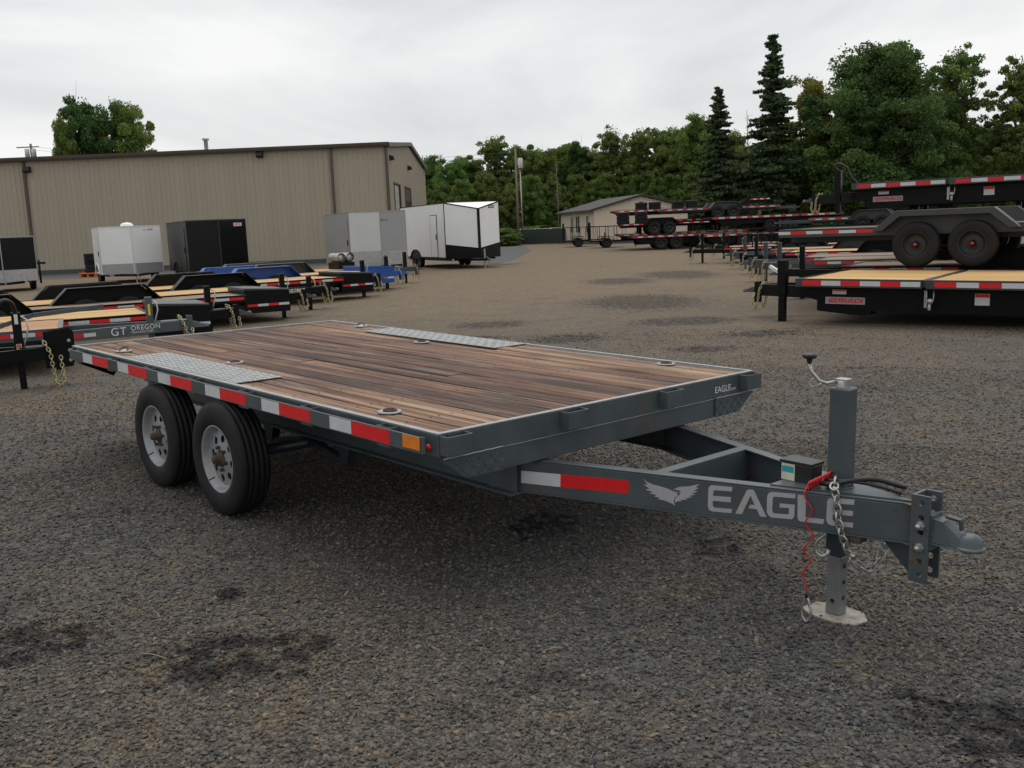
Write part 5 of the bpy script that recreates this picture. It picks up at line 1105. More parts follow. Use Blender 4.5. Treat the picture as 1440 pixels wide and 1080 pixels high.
# roof slopes, gutter, rake and corner trim, downspouts
for s in (0, 1):
    y0, y1 = (-0.30, GW / 2) if s == 0 else (GW / 2, GW + 0.30)
    z0 = WALLH - 0.02; z1 = WALLH + r_ + 0.02
    za, zb_ = (z0, z1) if s == 0 else (z1, z0)
    MB().add([(-BL, y0, za), (0.22, y0, za), (0.22, y1, zb_), (-BL, y1, zb_), (-BL, y0, za + 0.08), (0.22, y0, za + 0.08), (0.22, y1, zb_ + 0.08), (-BL, y1, zb_ + 0.08)], [(0, 3, 2, 1), (4, 5, 6, 7), (0, 1, 5, 4), (1, 2, 6, 5), (2, 3, 7, 6), (3, 0, 4, 7)]).build('roof', 'roofsteel', shop)
    MB().add([(0.225, y0, za - 0.16), (0.27, y0, za - 0.16), (0.27, y1, zb_ - 0.16), (0.225, y1, zb_ - 0.16), (0.225, y0, za + 0.1), (0.27, y0, za + 0.1), (0.27, y1, zb_ + 0.1), (0.225, y1, zb_ + 0.1)], [(0, 3, 2, 1), (4, 5, 6, 7), (0, 1, 5, 4), (1, 2, 6, 5), (2, 3, 7, 6), (3, 0, 4, 7)]).build('rake_trim', 'trim', shop)
MB().prism([(-0.44, WALLH - 0.02), (-0.46, WALLH + 0.10), (-0.302, WALLH + 0.10), (-0.302, WALLH - 0.12), (-0.40, WALLH - 0.12)], 0, -BL, 0.24).build('gutter', 'trim', shop)
MB().box(-BL, 0.2, -0.30, -0.034, WALLH - 0.12, WALLH - 0.06).build('soffit', 'trim', shop)
MB().box(-0.10, 0.08, -0.075, -0.035, 0.25, WALLH - 0.13).build('corner_trim', 'trim', shop); MB().box(0.035, 0.08, -0.0345, 0.14, 0.25, WALLH - 0.13).build('corner_trim', 'trim', shop)
for px in (50, 476):
    p = at_depth(px, 61); x = (p[0] - A0[0]) * UR[0] + (p[1] - A0[1]) * UR[1]
    b = MB().box(x - 0.075, x + 0.075, -0.16, -0.036, 0.15, WALLH - 0.125); b.build('downspout', 'trim', shop)
# wall lights
for px, z in ((55, 6.35), (378, 6.65)):
    p = at_depth(px, 61); x = (p[0] - A0[0]) * UR[0] + (p[1] - A0[1]) * UR[1]
    MB().prism([(-0.036, z - 0.15), (-0.036, z + 0.22), (-0.30, z + 0.16), (-0.36, z - 0.05), (-0.30, z - 0.13)], 0, x - 0.20, x + 0.20).build('wall_light', 'dark', shop)
for y in (1.3, 12.2):
    MB().prism([(0.035, 6.1), (0.035, 6.45), (0.30, 6.36), (0.34, 6.15)], 1, y - 0.2, y + 0.2).build('wall_light', 'dark', shop)
p = at_depth(298, 64); x = (p[0] - A0[0]) * UR[0] + (p[1] - A0[1]) * UR[1]
b = MB().lathe([(0.13, 0), (0.13, 0.75), (0.22, 0.76), (0.22, 0.88), (0.0, 0.95)], axis=2, n=14); b.build('roof_flue', 'zinc', shop, loc=(x, 4.0, WALLH + 0.30))
# hose reel post by the downspout
p = at_z(58, 398); o = thing('hose_post', 'dark yard hydrant post standing by the shop downspout', 'post', (p[0], p[1], 0), R(48))
MB().tube([(0, 0, 0), (0, 0, 1.1)], 0.05, 8).build('pipe', 'black', o); MB().beam((-0.35, 0, 0.95), (0.3, 0, 0.95), 0.08, 0.10).build('arm', 'black', o)

# ================================================================ HOUSE, POLES, FENCE
hp = at_z(836, 343.5); hy = math.atan2(UR[1], UR[0])
house = thing('beige_house', 'low beige clapboard house with dark shingle roof and three white-framed windows', 'house', (hp[0], hp[1], 0), hy + R(9))
HW, HD_, EH = 8.0, 13.0, 2.75       # gable front along x, side wall going back
ga = [(0, 0.25), (HW, 0.25), (HW, EH), (HW / 2, EH + 1.0), (0, EH)]
MB().prism(ga, 1, 0.0, 0.2).build('gable_wall', 'vinyl', house); MB().prism(ga, 1, HD_ - 0.2, HD_).build('gable_wall', 'vinyl', house)
for k in range(14):
    z = 0.28 + k * 0.17; MB().prism([(-0.012, z), (-0.045, z), (-0.02, z + 0.168), (-0.012, z + 0.168)], 0, 0.0, HW).build('clapboard', 'vinyl', house)
    b = MB().prism([(-0.012, z), (-0.045, z), (-0.02, z + 0.168), (-0.012, z + 0.168)], 1, 0.0, HD_); b.build('clapboard', 'vinyl', house)
for k in range(6):
    z = EH + 0.01 + k * 0.15; f_ = (z + 0.15 - EH) / 1.0; xa = min(HW / 2 - .05, HW / 2 * f_); MB().prism([(-0.012, z), (-0.045, z), (-0.02, z + 0.148), (-0.012, z + 0.148)], 0, xa, HW - xa).build('clapboard', 'vinyl', house)
MB().box(-0.01, 0.0, 0.2, HD_ - 0.2, 0.25, EH).build('side_wall', 'vinyl', house); MB().box(HW - 0.01, HW + 0.1, 0.2, HD_ - 0.2, 0.25, EH).build('side_wall', 'vinyl', house)
MB().box(0.0, HW, 0.01, HD_ - 0.01, 0.0, 0.2495).build('foundation', 'concrete', house)
for s in (0, 1):
    xa, xb = (-0.45, HW / 2) if s == 0 else (HW / 2, HW + 0.45); za, zb_ = (EH - 0.08, EH + 1.05) if s == 0 else (EH + 1.05, EH - 0.08)
    MB().add([(xa, -0.4, za), (xb, -0.4, zb_), (xb, HD_ + 0.4, zb_), (xa, HD_ + 0.4, za), (xa, -0.4, za + 0.14), (xb, -0.4, zb_ + 0.14), (xb, HD_ + 0.4, zb_ + 0.14), (xa, HD_ + 0.4, za + 0.14)], [(0, 3, 2, 1), (4, 5, 6, 7), (0, 1, 5, 4), (1, 2, 6, 5), (2, 3, 7, 6), (3, 0, 4, 7)]).build('roof', 'shingle', house)
for y in (1.6, 5.0, 7.6):
    o = MB().box(-0.06, -0.046, y, y + (1.5 if y == 5.0 else 0.9), 0.95, 2.35).build('window', 'glass', house)
    w_ = (1.5 if y == 5.0 else 0.9)
    for a, b_, c_, d_ in ((y - 0.08, y, 0.88, 2.42), (y + w_, y + w_ + 0.08, 0.88, 2.42), (y, y + w_, 2.3505, 2.42), (y, y + w_, 0.88, 0.9495), (y + w_ / 2 - 0.03, y + w_ / 2 + 0.03, 0.951, 2.349)):
        MB().box(-0.09, -0.0605, a, b_, c_, d_).build('window_frame', 'decalw', o)
MB().box(HW / 2 - 0.15, HW / 2 + 0.15, -0.2, -0.046, EH + 0.35, EH + 0.55).build('gable_light', 'dark', house)
h2p = at_depth(1010, 100)
h2 = thing('far_house', 'second beige house with dark gable roof behind the stacked trailers', 'house', (h2p[0], h2p[1], 0), hy + R(18))
MB().prism([(0, 0.0), (9, 0.0), (9, 3.4), (4.5, 4.7), (0, 3.4)], 1, 0, 9).build('wall', 'vinyl', h2)
for s in (0, 1):
    xa, xb = (-0.45, 4.5) if s == 0 else (4.5, 9.45); za, zb_ = (3.3, 4.75) if s == 0 else (4.75, 3.3)
    MB().add([(xa, -0.4, za), (xb, -0.4, zb_), (xb, 9.4, zb_), (xa, 9.4, za), (xa, -0.4, za + 0.15), (xb, -0.4, zb_ + 0.15), (xb, 9.4, zb_ + 0.15), (xa, 9.4, za + 0.15)], [(0, 3, 2, 1), (4, 5, 6, 7), (0, 1, 5, 4), (1, 2, 6, 5), (2, 3, 7, 6), (3, 0, 4, 7)]).build('roof', 'shingle', h2)

pp = at_depth(730, 92); PH = height_at(728, 212, 92)
pole = thing('utility_pole', 'tall brown wooden utility pole with grey transformer can and conduit', 'pole', tuple(pp), hy)
MB().tube([(0, 0, 0), (0.0, 0, PH)], 0.125, 10, r1=0.09).build('pole_shaft', 'polewood', pole)
hc = height_at(731, 232, 92); b = MB().lathe([(0.0, -0.45), (0.20, -0.45), (0.23, -0.40), (0.23, 0.42), (0.18, 0.46), (0.0, 0.48)], axis=2, n=16); b.build('transformer', 'tankw', pole, loc=(0.40, -0.05, hc))
MB().beam((0.13, -0.05, hc), (0.18, -0.05, hc), 0.1, 0.3).build('transformer_bracket', 'zinc', pole)
MB().tube([(0.42, -0.05, 0.0), (0.36, -0.05, hc - 0.62)], 0.055, 8).build('conduit', 'zinc', pole); MB().box(0.17, 0.36, -0.08, -0.02, 3.0, 3.06).build('conduit_clip', 'zinc', pole)
# pole whose head shows above the shop roof
bp_ = at_depth(62, 112); BH = height_at(62, 206, 112)
pole2 = thing('utility_pole', 'utility pole head with two transformers above the shop roof', 'pole', tuple(bp_), hy)
MB().tube([(0, 0, 0), (0, 0, BH)], 0.18, 10, r1=0.13).build('pole_shaft', 'polewood', pole2)
MB().beam((-1.6, 0, BH - 0.35), (0.9, 0, BH - 0.35), 0.1, 0.12).build('crossarm', 'polewood', pole2)
for q in (-0.35, 0.40): MB().lathe([(0.0, -0.5), (0.25, -0.45), (0.25, 0.4), (0.0, 0.5)], axis=2, n=12).build('transformer', 'tankw', pole2, loc=(q, -0.28, BH - 1.0))
# service wires between the poles
for dz in (0.0, -0.35):
    a = np.array([pp[0], pp[1], PH - 0.25 + dz]); c = np.array([bp_[0], bp_[1], BH - 0.25 + dz]); w = []
    for t_ in np.linspace(0, 1, 25): q = a * (1 - t_) + c * t_; q[2] -= 1.4 * 4 * t_ * (1 - t_); w.append(tuple(q))
    tag(MB().tube(w, 0.012, 5).build('power_line', 'cable'), 'thin power line slung between the utility poles above the shop', 'wire', 'power lines')
# chain-link fence with dark slats
f0, f1 = at_depth(732, 91), at_depth(797, 88)
fence = thing('slatted_fence', 'dark slatted chain-link fence between the utility pole and the house', 'fence', tuple(f0), math.atan2(f1[1] - f0[1], f1[0] - f0[0])); FL = math.hypot(f1[0] - f0[0], f1[1] - f0[1])
M['fslat'] = mat('fence_slat', (0.028, 0.040, 0.036), 0.7, 0, 0.2, 3)
ns = int(FL / 0.12); sm = MB().box(0.005, 0.115, -0.006, 0.006, 0.05, 1.35).mesh('slat'); sm.materials.append(M['fslat'])
for k in range(ns): put('slat', sm, None, fence, loc=(k * 0.12, 0, random.uniform(-.02, .02)))
for k in range(4): MB().tube([(k * FL / 3, 0.05, 0), (k * FL / 3, 0.05, 1.5)], 0.035, 8).build('post', 'zinc', fence)
MB().tube([(0, 0.05, 1.42), (FL, 0.05, 1.42)], 0.025, 8).build('top_rail', 'zinc', fence)
cb = at_z(743, 343); cab = thing('utility_cabinet', 'small white utility cabinet in front of the dark fence', 'cabinet', tuple(cb), hy)
MB().box(-0.40, 0.40, -0.3, 0.3, 0.10, 1.15).build('body', 'tankw', cab, 0.03); MB().box(-0.34, 0.34, -0.34, 0.34, 0.0, 0.0995).build('base', 'concrete', cab); MB().box(-0.30, 0.30, -0.312, -0.3005, 0.25, 1.0).build('door', 'decal', cab)
# ================================================================ TRAILERS ALONG THE FAR SIDE
def rowR(px, py, yaw, jx, **kw):
    p = ground(px, py); yw = R(yaw); o = back(p, yw, jx); return low_trailer(loc=(o[0], o[1], 0.0), yaw=yw, jx=jx, **kw)
G2 = 'small trailers parked across the lane'
s1 = rowR(988, 370, 205, 1.0, label='black trailer with folded ramp gate, farthest of the small trailers across the lane', zd=0.62, L=4.8, fx=-2.9, group=G2, jack_top=1.15, wood='redwood', cm='black', rail=True, rail_h=0.42)
s2 = rowR(1048, 378, 203, 1.0, label='dark slate trailer with orange-brown deck, second of the small trailers across the lane', zd=0.64, L=4.8, fx=-2.9, group=G2, jack_top=1.1, wood='redwood', cm='greyd', chainlow=0.1)
s3 = rowR(1077, 396, 201, 1.1, label='dark slate trailer with pale lettered tongue, third of the small trailers across the lane', zd=0.66, L=5.2, fx=-3.2, group=G2, jack_top=1.05, cm='greyd', wood='oldwood', tl=1.5)
put('lettering', text_mesh('EAGLE', 0.17, 0.001, 1.1), 'decal', s3, loc=(1.02, 0.255, 0.45), rot=(R(90), 0, R(180) - 0.318))
s4 = low_trailer('black trailer with grey-tan deck just behind the three-high stack', back(side(ground(1128, 420), R(196), 0.0), R(196), 1.0), R(196), zd=0.70, L=6.2, fx=-3.3, fl=2.1, group=G2, cm='black', wood='oldwood', jack_top=1.1, tl=1.4, jx=1.0)
s5 = rowR(1018, 364, 204, 1.0, label='black flat trailer with upright ramp frames between the far stack and the folded-ramp trailer', zd=0.64, L=5.0, fx=-3.0, group=G2, jack_top=1.1, wood='oldwood', cm='black', rail=True, rail_h=0.6, jack=True)
s6 = rowR(1064, 385, 202, 1.0, label='black trailer with pine deck and tall jack beside the pale lettered one', zd=0.66, L=5.0, fx=-3.0, group=G2, jack_top=1.2, wood='newwood', cm='black', fh=0.35)
s7 = rowR(1096, 404, 199, 1.0, label='charcoal trailer with grey fenders between the lettered trailer and the three-high stack', zd=0.68, L=5.6, fx=-3.1, group=G2, jack_top=1.1, wood='oldwood', cm='charcoal', fm='charcoal', fh=0.35)
# two utility trailers with mesh gates by the house
def utility(label, px, py, yaw, L=3.6):
    p = at_z(px, py); t = thing('utility_trailer', label, 'trailer', (p[0], p[1], 0), R(yaw), 'gated utility trailers by the house')
    W = 0.95; zd = 0.52
    planks(t, -L + 0.06, -0.06, W - 0.05, zd, 'oldwood', 6)
    for s in (-1, 1):
        MB().box(-L, 0, *sorted((s * (W - 0.05), s * W)), zd - 0.10, zd + 0.01).build('side_rail', 'black', t)
        b = MB().beam((-L, s * W, zd + 0.95), (0, s * W, zd + 0.95), 0.05, 0.05)
        b.build('top_rail', 'black', t)
        for k in range(5): MB().box(-L * k / 4 - 0.02 * (k > 0), -L * k / 4 + 0.02 * (k < 4), *sorted((s * (W - 0.02), s * (W + 0.02))), zd + 0.011, zd + 0.924).build('stake', 'black', t)
        put_wheel('small', -L * 0.55, s * (W + 0.13), 0.35, s, t)
        MB().prism([(-L * .55 - 0.5, 0.45), (-L * .55 - 0.36, 0.80), (-L * .55 + 0.36, 0.80), (-L * .55 + 0.5, 0.45), (-L * .55 + 0.46, 0.45), (-L * .55 + 0.34, 0.77), (-L * .55 - 0.34, 0.77), (-L * .55 - 0.46, 0.45)], 1, *sorted((s * (W + 0.03), s * (W + 0.25)))).build('fender', 'black', t)
        b = MB(); b.beam((-0.2, s * W * 0.6, zd - 0.06), (1.1, s * 0.05, zd - 0.06), 0.05, 0.09); b.build('tongue_rail', 'black', t)
    b = MB()
    for y in np.linspace(-W, W, 9): MB().box(-L - 0.06, -L - 0.02, y - 0.015, y + 0.015, zd, zd + 1.25).build('gate_bar', 'black', t)
    for z in (zd + 0.02, zd + 0.62, zd + 1.22): MB().box(-L - 0.019, -L - 0.001, -W, W, z - 0.02, z + 0.02).build('gate_rail', 'black', t)
    MB().tube([(-L * .55, -W, 0.35), (-L * .55, W, 0.35)], 0.03, 8).build('axle', 'black', t)
    coupler_set(t, 1.1, zd + 0.02, 'black', adj=False); jack_set(t, 0.8, 0, zd + 0.5, 'black', 0.07, 0, 0.3, False)
    return t
utility('black utility trailer with upright mesh gate in front of the house windows', 836, 346, 48, 2.3)
utility('black utility trailer with upright mesh gate in front of the clapboard gable', 878, 347, 48, 2.4)

# ---- the far stack
YS = R(224)
gS = 'trailers stacked four high by the house'
pS = at_depth(1075, 60)
sA = deckover('black deck-over trailer on the ground at the bottom of the tall far stack', (pS[0], pS[1], 0), YS + math.pi, L=7.0, W=1.25, zd=0.85, tl=1.2, group=gS, wood='oldwood', box=False, stickers=False, jackw=0.1, jx=0.5, jy=0.0, jack_top=1.1, extra=False, n_planks=6)
def stack_at(t, pxl, zbase, yaw): 
    p = at_depth(pxl, 60); t.location = (p[0], p[1], zbase); t.rotation_euler[2] = yaw
def rear_px(t, px, depth, L, yaw):
    p = at_depth(px, depth); t.location[0] = p[0] + math.cos(yaw) * L; t.location[1] = p[1] + math.sin(yaw) * L
YF = math.atan2(UR[1], UR[0])          # stack lies across the view, fronts to the far end
rear_px(sA, 886, 60, 7.0, YF); sA.rotation_euler[2] = YF
sB = low_trailer('black trailer with visible tandem wheels, second up in the tall far stack', (0, 0, 0.875), YF, L=7.4, W=1.0, zd=0.72, tl=1.1, fx=-5.0, wheel='blk', group=gS, wood='oldwood', chains=False, jack=False, n_planks=6, cm='black'); rear_px(sB, 872, 60, 7.4, YF)
sC = low_trailer('charcoal trailer with pine deck and tandem wheels, third up in the tall far stack', (0, 0, 1.66), YF, L=7.0, W=1.0, zd=0.70, tl=1.1, fx=-3.3, wheel='blk', group=gS, wood='newwood', chains=False, jack=False, n_planks=6, cm='charcoal', fm='charcoal'); rear_px(sC, 930, 60, 7.0, YF)
sD = deckover('black deck-over trailer topped with loose tyres, uppermost of the tall far stack', (0, 0, 1.62), YF, L=8.2, W=1.2, zd=0.80, tl=1.2, group=gS, wood='oldwood', box=False, stickers=False, wheels=False, jack=False, extra=False, n_planks=6, drop=0.3); rear_px(sD, 862, 63.2, 8.2, YF)
sE = deckover('black deck-over trailer under the tyre-topped one, at the back of the tall far stack', (0, 0, 0.0), YF, L=8.2, W=1.2, zd=0.95, tl=1.2, group=gS, wood='oldwood', box=False, stickers=False, jack=False, extra=False, n_planks=6, drop=0.35, wx=-4.0); rear_px(sE, 868, 63.2, 8.2, YF)
for xq in (-1.5, -6.5):
    for s in (-1, 1): MB().box(xq - 0.1, xq + 0.1, s * 0.5 - 0.08, s * 0.5 + 0.08, -0.66, 0.478).build('support_block', 'black', sD)
# gooseneck necks at the end of the stack
def gooseneck(label, px, depth, z0):
    p = at_depth(px, depth); t = thing('gooseneck_trailer', label, 'trailer', (p[0], p[1], z0), YF, gS)
    W = 1.2; zd = 0.85; L = 5.0
    planks(t, -L + 0.06, -0.06, W - 0.05, zd, 'oldwood', 6)
    for s in (-1, 1):
        MB().box(-L, 0, *sorted((s * (W - 0.05), s * W)), zd - 0.25, zd + 0.012).build('side_rail', 'black', t); tape_run(t, -0.1, -L, s * (W + 0.0017), zd - 0.06, 0.09, 0.3, 'red')
        MB().prism([(-0.3, zd), (0.25, zd), (0.25, zd + 0.75), (0.55, zd + 1.0), (2.0, zd + 1.0), (2.0, zd + 1.22), (0.45, zd + 1.22), (-0.05, zd + 0.85)], 1, *sorted((s * 0.38, s * 0.48))).build('neck_beam', 'black', t)
        MB().box(-3.4, -3.3, *sorted((s * 0.4, s * 0.5)), 0, zd - 0.25).build('stand', 'black', t); MB().box(-0.4, -0.3, *sorted((s * 0.4, s * 0.5)), 0, zd - 0.25).build('stand', 'black', t)
    MB().box(1.70, 1.95, -0.379, 0.379, zd + 1.0, zd + 1.2).build('neck_crossbar', 'black', t)
    MB().box(1.75, 1.92, -0.09, 0.09, zd + 0.25, zd + 0.999).build('coupler_tube', 'black', t); MB().box(0.6, 1.5, -0.379, 0.379, zd + 0.85, zd + 1.15).build('neck_box', 'black', t)
    tape_run(t, 0.6, 1.9, -0.482, zd + 1.11, 0.08, 0.22, 'red')
    return t
gooseneck('black gooseneck trailer with raised neck, on end of the tall far stack', 1040, 66, 0.9)
pb = at_depth(1040, 66)
gB = deckover('black deck-over trailer carrying the gooseneck trailer', (0, 0, 0), YF, L=6.4, W=1.2, zd=0.886, tl=1.2, group=gS, wood='oldwood', box=False, stickers=False, extra=False, jack=False, n_planks=6, wx=-4.0)
gB.location = (pb[0] + 0.35 * UR[0], pb[1] + 0.35 * UR[1], 0)
# tyres lying on the stack: two high in piles on sD, and on sE
def pile(tr, x, y, z, n, lab, grp):
    for k in range(n):
        yw = tr.rotation_euler[2]; c, s = math.cos(yw), math.sin(yw)
        o = put('loose_tyre', WH['blk'][0], 'rubber', None, loc=(tr.location[0] + c * x - s * y, tr.location[1] + s * x + c * y, tr.location[2] + z + 0.118 + k * 0.233), rot=(R(90), 0, random.uniform(0, 6)))
        tag(o, lab, 'tyre', grp)
for x in (-6.4, -5.55): pile(sD, x, -0.55, 0.80, 2, 'black tyre laid flat on the rear half of the topmost far trailer', 'tyres on the rear of the topmost trailer')
for x in (-4.1, -3.2): pile(sD, x, -0.55, 0.80, 2, 'black tyre laid flat on the front half of the topmost far trailer', 'tyres on the front of the topmost trailer')
for x in (-7.2, -6.1): pile(sB, x, -0.2, 0.72, 3, 'black tyre piled on the deck of the second trailer up in the far stack', 'tyres on the second trailer of the far stack')
# a second far pile beyond the lane trailers
gP = 'deck-over trailers piled two high at the far end'
qA = deckover('black deck-over trailer under another at the far end of the lane', (0, 0, 0), YF, L=7.4, W=1.2, zd=0.86, tl=1.2, group=gP, wood='oldwood', box=False, stickers=False, extra=False, n_planks=6, jx=0.5, jy=0.0, jackw=0.1); rear_px(qA, 985, 54, 7.4, YF)
qB = deckover('black deck-over trailer resting on another at the far end of the lane', (0, 0, 0.873), YF, L=7.0, W=1.2, zd=0.90, tl=1.2, group=gP, wood='oldwood', box=False, stickers=False, extra=False, n_planks=6, jack=False, wheel='small', drop=0.4, wx=-3.4); rear_px(qB, 996, 54, 7.0, YF)
# trailers seen between the stacks
mA = low_trailer('charcoal trailer on the ground behind the three-high stack', (0, 0, 0), R(200), L=6.6, W=1.02, zd=0.62, fx=-3.5, group='charcoal trailers piled behind the three-high stack', cm='charcoal', fm='charcoal', chains=False, n_planks=6, jack=False, fh=0.2); p = at_depth(1150, 48); mA.location = (p[0], p[1], 0)
mB = low_trailer('charcoal trailer with small black wheels lying on another behind the three-high stack', (0, 0, 0.87), R(203), L=6.6, W=1.0, zd=0.66, fx=-2.9, wheel='small', group='charcoal trailers piled behind the three-high stack', cm='charcoal', fm='charcoal', chains=False, n_planks=6, jack=False); p = at_depth(1140, 48); mB.location = (p[0], p[1], 0.87)

# ================================================================ TREES
def leaf_mat(name, c, var=0.35):
    Lm = bpy.data.materials.new(name); Lm.use_nodes = True; n = Lm.node_tree.nodes; l = Lm.node_tree.links
    b = n['Principled BSDF']; out = n['Material Output']; b.inputs['Roughness'].default_value = 0.65; b.inputs['Specular IOR Level'].default_value = 0.25
    at = n.new('ShaderNodeAttribute'); at.attribute_name = 'tone'; oi = n.new('ShaderNodeObjectInfo')
    ra = n.new('ShaderNodeValToRGB'); e = ra.color_ramp.elements; c = np.array(c)
    e[0].position = 0.0; e[0].color = (*(c * (1 - var) * np.array([0.8, 0.95, 1.0])), 1); e[1].position = 1.0; e[1].color = (*(c * (1 + var) * np.array([1.25, 1.05, 0.8])), 1)
    l.new(at.outputs['Fac'], ra.inputs['Fac'])
    hs = n.new('ShaderNodeHueSaturation'); mr = n.new('ShaderNodeMapRange'); mr.inputs['To Min'].default_value = 0.485; mr.inputs['To Max'].default_value = 0.525; l.new(oi.outputs['Random'], mr.inputs['Value']); l.new(mr.outputs['Result'], hs.inputs['Hue'])
    l.new(ra.outputs['Color'], hs.inputs['Color']); l.new(hs.outputs['Color'], b.inputs['Base Color'])
    tr = n.new('ShaderNodeBsdfTranslucent'); l.new(hs.outputs['Color'], tr.inputs['Color']); mx = n.new('ShaderNodeMixShader'); mx.inputs['Fac'].default_value = 0.28
    l.new(b.outputs[0], mx.inputs[1]); l.new(tr.outputs[0], mx.inputs[2]); l.new(mx.outputs[0], out.inputs['Surface'])
    return Lm
M['leafd'] = leaf_mat('leaf_dark', (0.070, 0.145, 0.044)); M['leafm'] = leaf_mat('leaf_mid', (0.135, 0.200, 0.056)); M['leafy'] = leaf_mat('leaf_yellow', (0.21, 0.225, 0.056)); M['leafb'] = leaf_mat('leaf_bright', (0.125, 0.215, 0.058))
M['needle'] = leaf_mat('needles', (0.055, 0.098, 0.052), 0.45); M['weed'] = leaf_mat('verge_grass', (0.105, 0.12, 0.034))
def leaves_mesh(name, C, size, tone, mats, rs, flat=0.0):
    """many leaf faces: C centres (n,3), size (n,), tone (n,)"""
    n_ = len(C); d = rs.normal(size=(n_, 3)); d[:, 2] *= (1 - flat); d /= np.linalg.norm(d, axis=1)[:, None] + 1e-9
    a = rs.normal(size=(n_, 3)); a -= d * (a * d).sum(1)[:, None]; a /= np.linalg.norm(a, axis=1)[:, None] + 1e-9; b = np.cross(d, a)
    if flat: pass
    s = size[:, None]
    V = np.stack([C - a * s, C - b * s * 0.55 + d * s * 0.12, C + a * s, C + b * s * 0.55 + d * s * 0.12], 1).reshape(-1, 3)
    me = bpy.data.meshes.new(name); me.vertices.add(4 * n_); me.vertices.foreach_set('co', V.astype(np.float32).ravel())
    me.loops.add(4 * n_); me.loops.foreach_set('vertex_index', np.arange(4 * n_, dtype=np.int32)); me.polygons.add(n_); me.polygons.foreach_set('loop_start', np.arange(0, 4 * n_, 4, dtype=np.int32))
    at = me.attributes.new('tone', 'FLOAT', 'FACE'); at.data.foreach_set('value', np.clip(tone, 0, 1).astype(np.float32)); me.update(calc_edges=True); me.validate()
    me.materials.append(M[mats]); return me
def broadleaf(seed, Wd, dens=1.0, sparse=False, leaf=0.17, low=0.12, mats='leafm', limbs=16, top=0.0):
    """unit-height-10 tree: returns trunk mesh and crown mesh; Wd = crown radius for height 10"""
    rs = np.random.default_rng(seed); H = 10.0; tb = MB()
    lean = rs.normal(size=2) * 0.25
    tr = [(lean[0] * (z / H) ** 2, lean[1] * (z / H) ** 2, z) for z in np.linspace(0, H * 0.88, 9)]; tb.tube(tr, 0.20, 8, r1=0.03)
    C = []; T = []
    def env(z):
        u = (z / H - low) / (1 - low); u = min(max(u, 0), 1)
        return Wd * (math.sin(math.pi * min(1, u ** 0.75 * 0.93 + 0.07)) ** 0.62) * (0.88 + 0.12 * math.cos(7 * z + seed))
    for k in range(limbs):
        z0 = H * (low * 0.8 + (0.80 - low * 0.8) * (k + rs.uniform(0, 1)) / limbs); az = k * 2.399 + rs.uniform(-0.5, 0.5); zt = min(H * 0.96, z0 + H * rs.uniform(0.10, 0.24)); r = env(zt) * rs.uniform(0.72, 1.08)
        i0 = min(8, int(z0 / (H * 0.88) * 8)); base = np.array(tr[i0]); base[2] = z0
        end = np.array([base[0] + r * math.cos(az), base[1] + r * math.sin(az), zt]); mid = base * 0.45 + end * 0.55 + np.array([0, 0, 0.25])
        tb.tube([tuple(base), tuple(mid), tuple(end)], 0.075, 5, r1=0.012)
        m_ = int(rs.integers(8, 14))
        for q in range(m_):
            f_ = rs.uniform(0.30, 1.08); c = base * (1 - f_) + end * f_ + rs.normal(size=3) * np.array([0.62, 0.62, 0.48]) * Wd / 3.0
            if f_ < 1: c[2] += 0.25 * math.sin(f_ * 3)
            tb.tube([tuple(base * (1 - f_ * .8) + end * f_ * .8), tuple(c)], 0.022, 4, r1=0.006, caps=False)
            rr = rs.uniform(0.42, 0.80) * (0.62 if sparse else 1.0) * (Wd / 3.0) ** 0.5; nl = int((170 if sparse else 270) * dens * rs.uniform(0.7, 1.25)); tone = np.clip(0.45 + rs.normal() * 0.17 + 0.10 * (c[2] / H - 0.5), 0.05, 0.95)
            P = rs.normal(size=(nl, 3)); P /= np.linalg.norm(P, axis=1)[:, None]; P *= (rs.uniform(0.15, 1, nl) ** 0.5)[:, None] * np.array([rr, rr, rr * 0.62]); P[:, 2] -= 0.20 * (P[:, 0] ** 2 + P[:, 1] ** 2)
            C.append(c + P); T.append(np.clip(tone + rs.normal(size=nl) * 0.13, 0, 1))
    # leader tuft
    for q in range(5):
        c = np.array([lean[0], lean[1], H * 0.90]) + rs.normal(size=3) * np.array([0.35, 0.35, 0.35]); nl = int(280 * dens); P = rs.normal(size=(nl, 3)) * 0.30; C.append(c + P); T.append(np.full(nl, 0.55) + rs.normal(size=nl) * 0.12)
    C = np.concatenate(C); T = np.concatenate(T); k_ = (C[:, 2] > 0.15) & (C[:, 2] < H + 0.25 + rs.normal(size=len(C)) * 0.15); C = C[k_]; T = T[k_]
    return tb.mesh('trunk'), leaves_mesh('crown', C, rs.uniform(0.6, 1.25, len(C)) * leaf * 0.66, T, mats, rs)
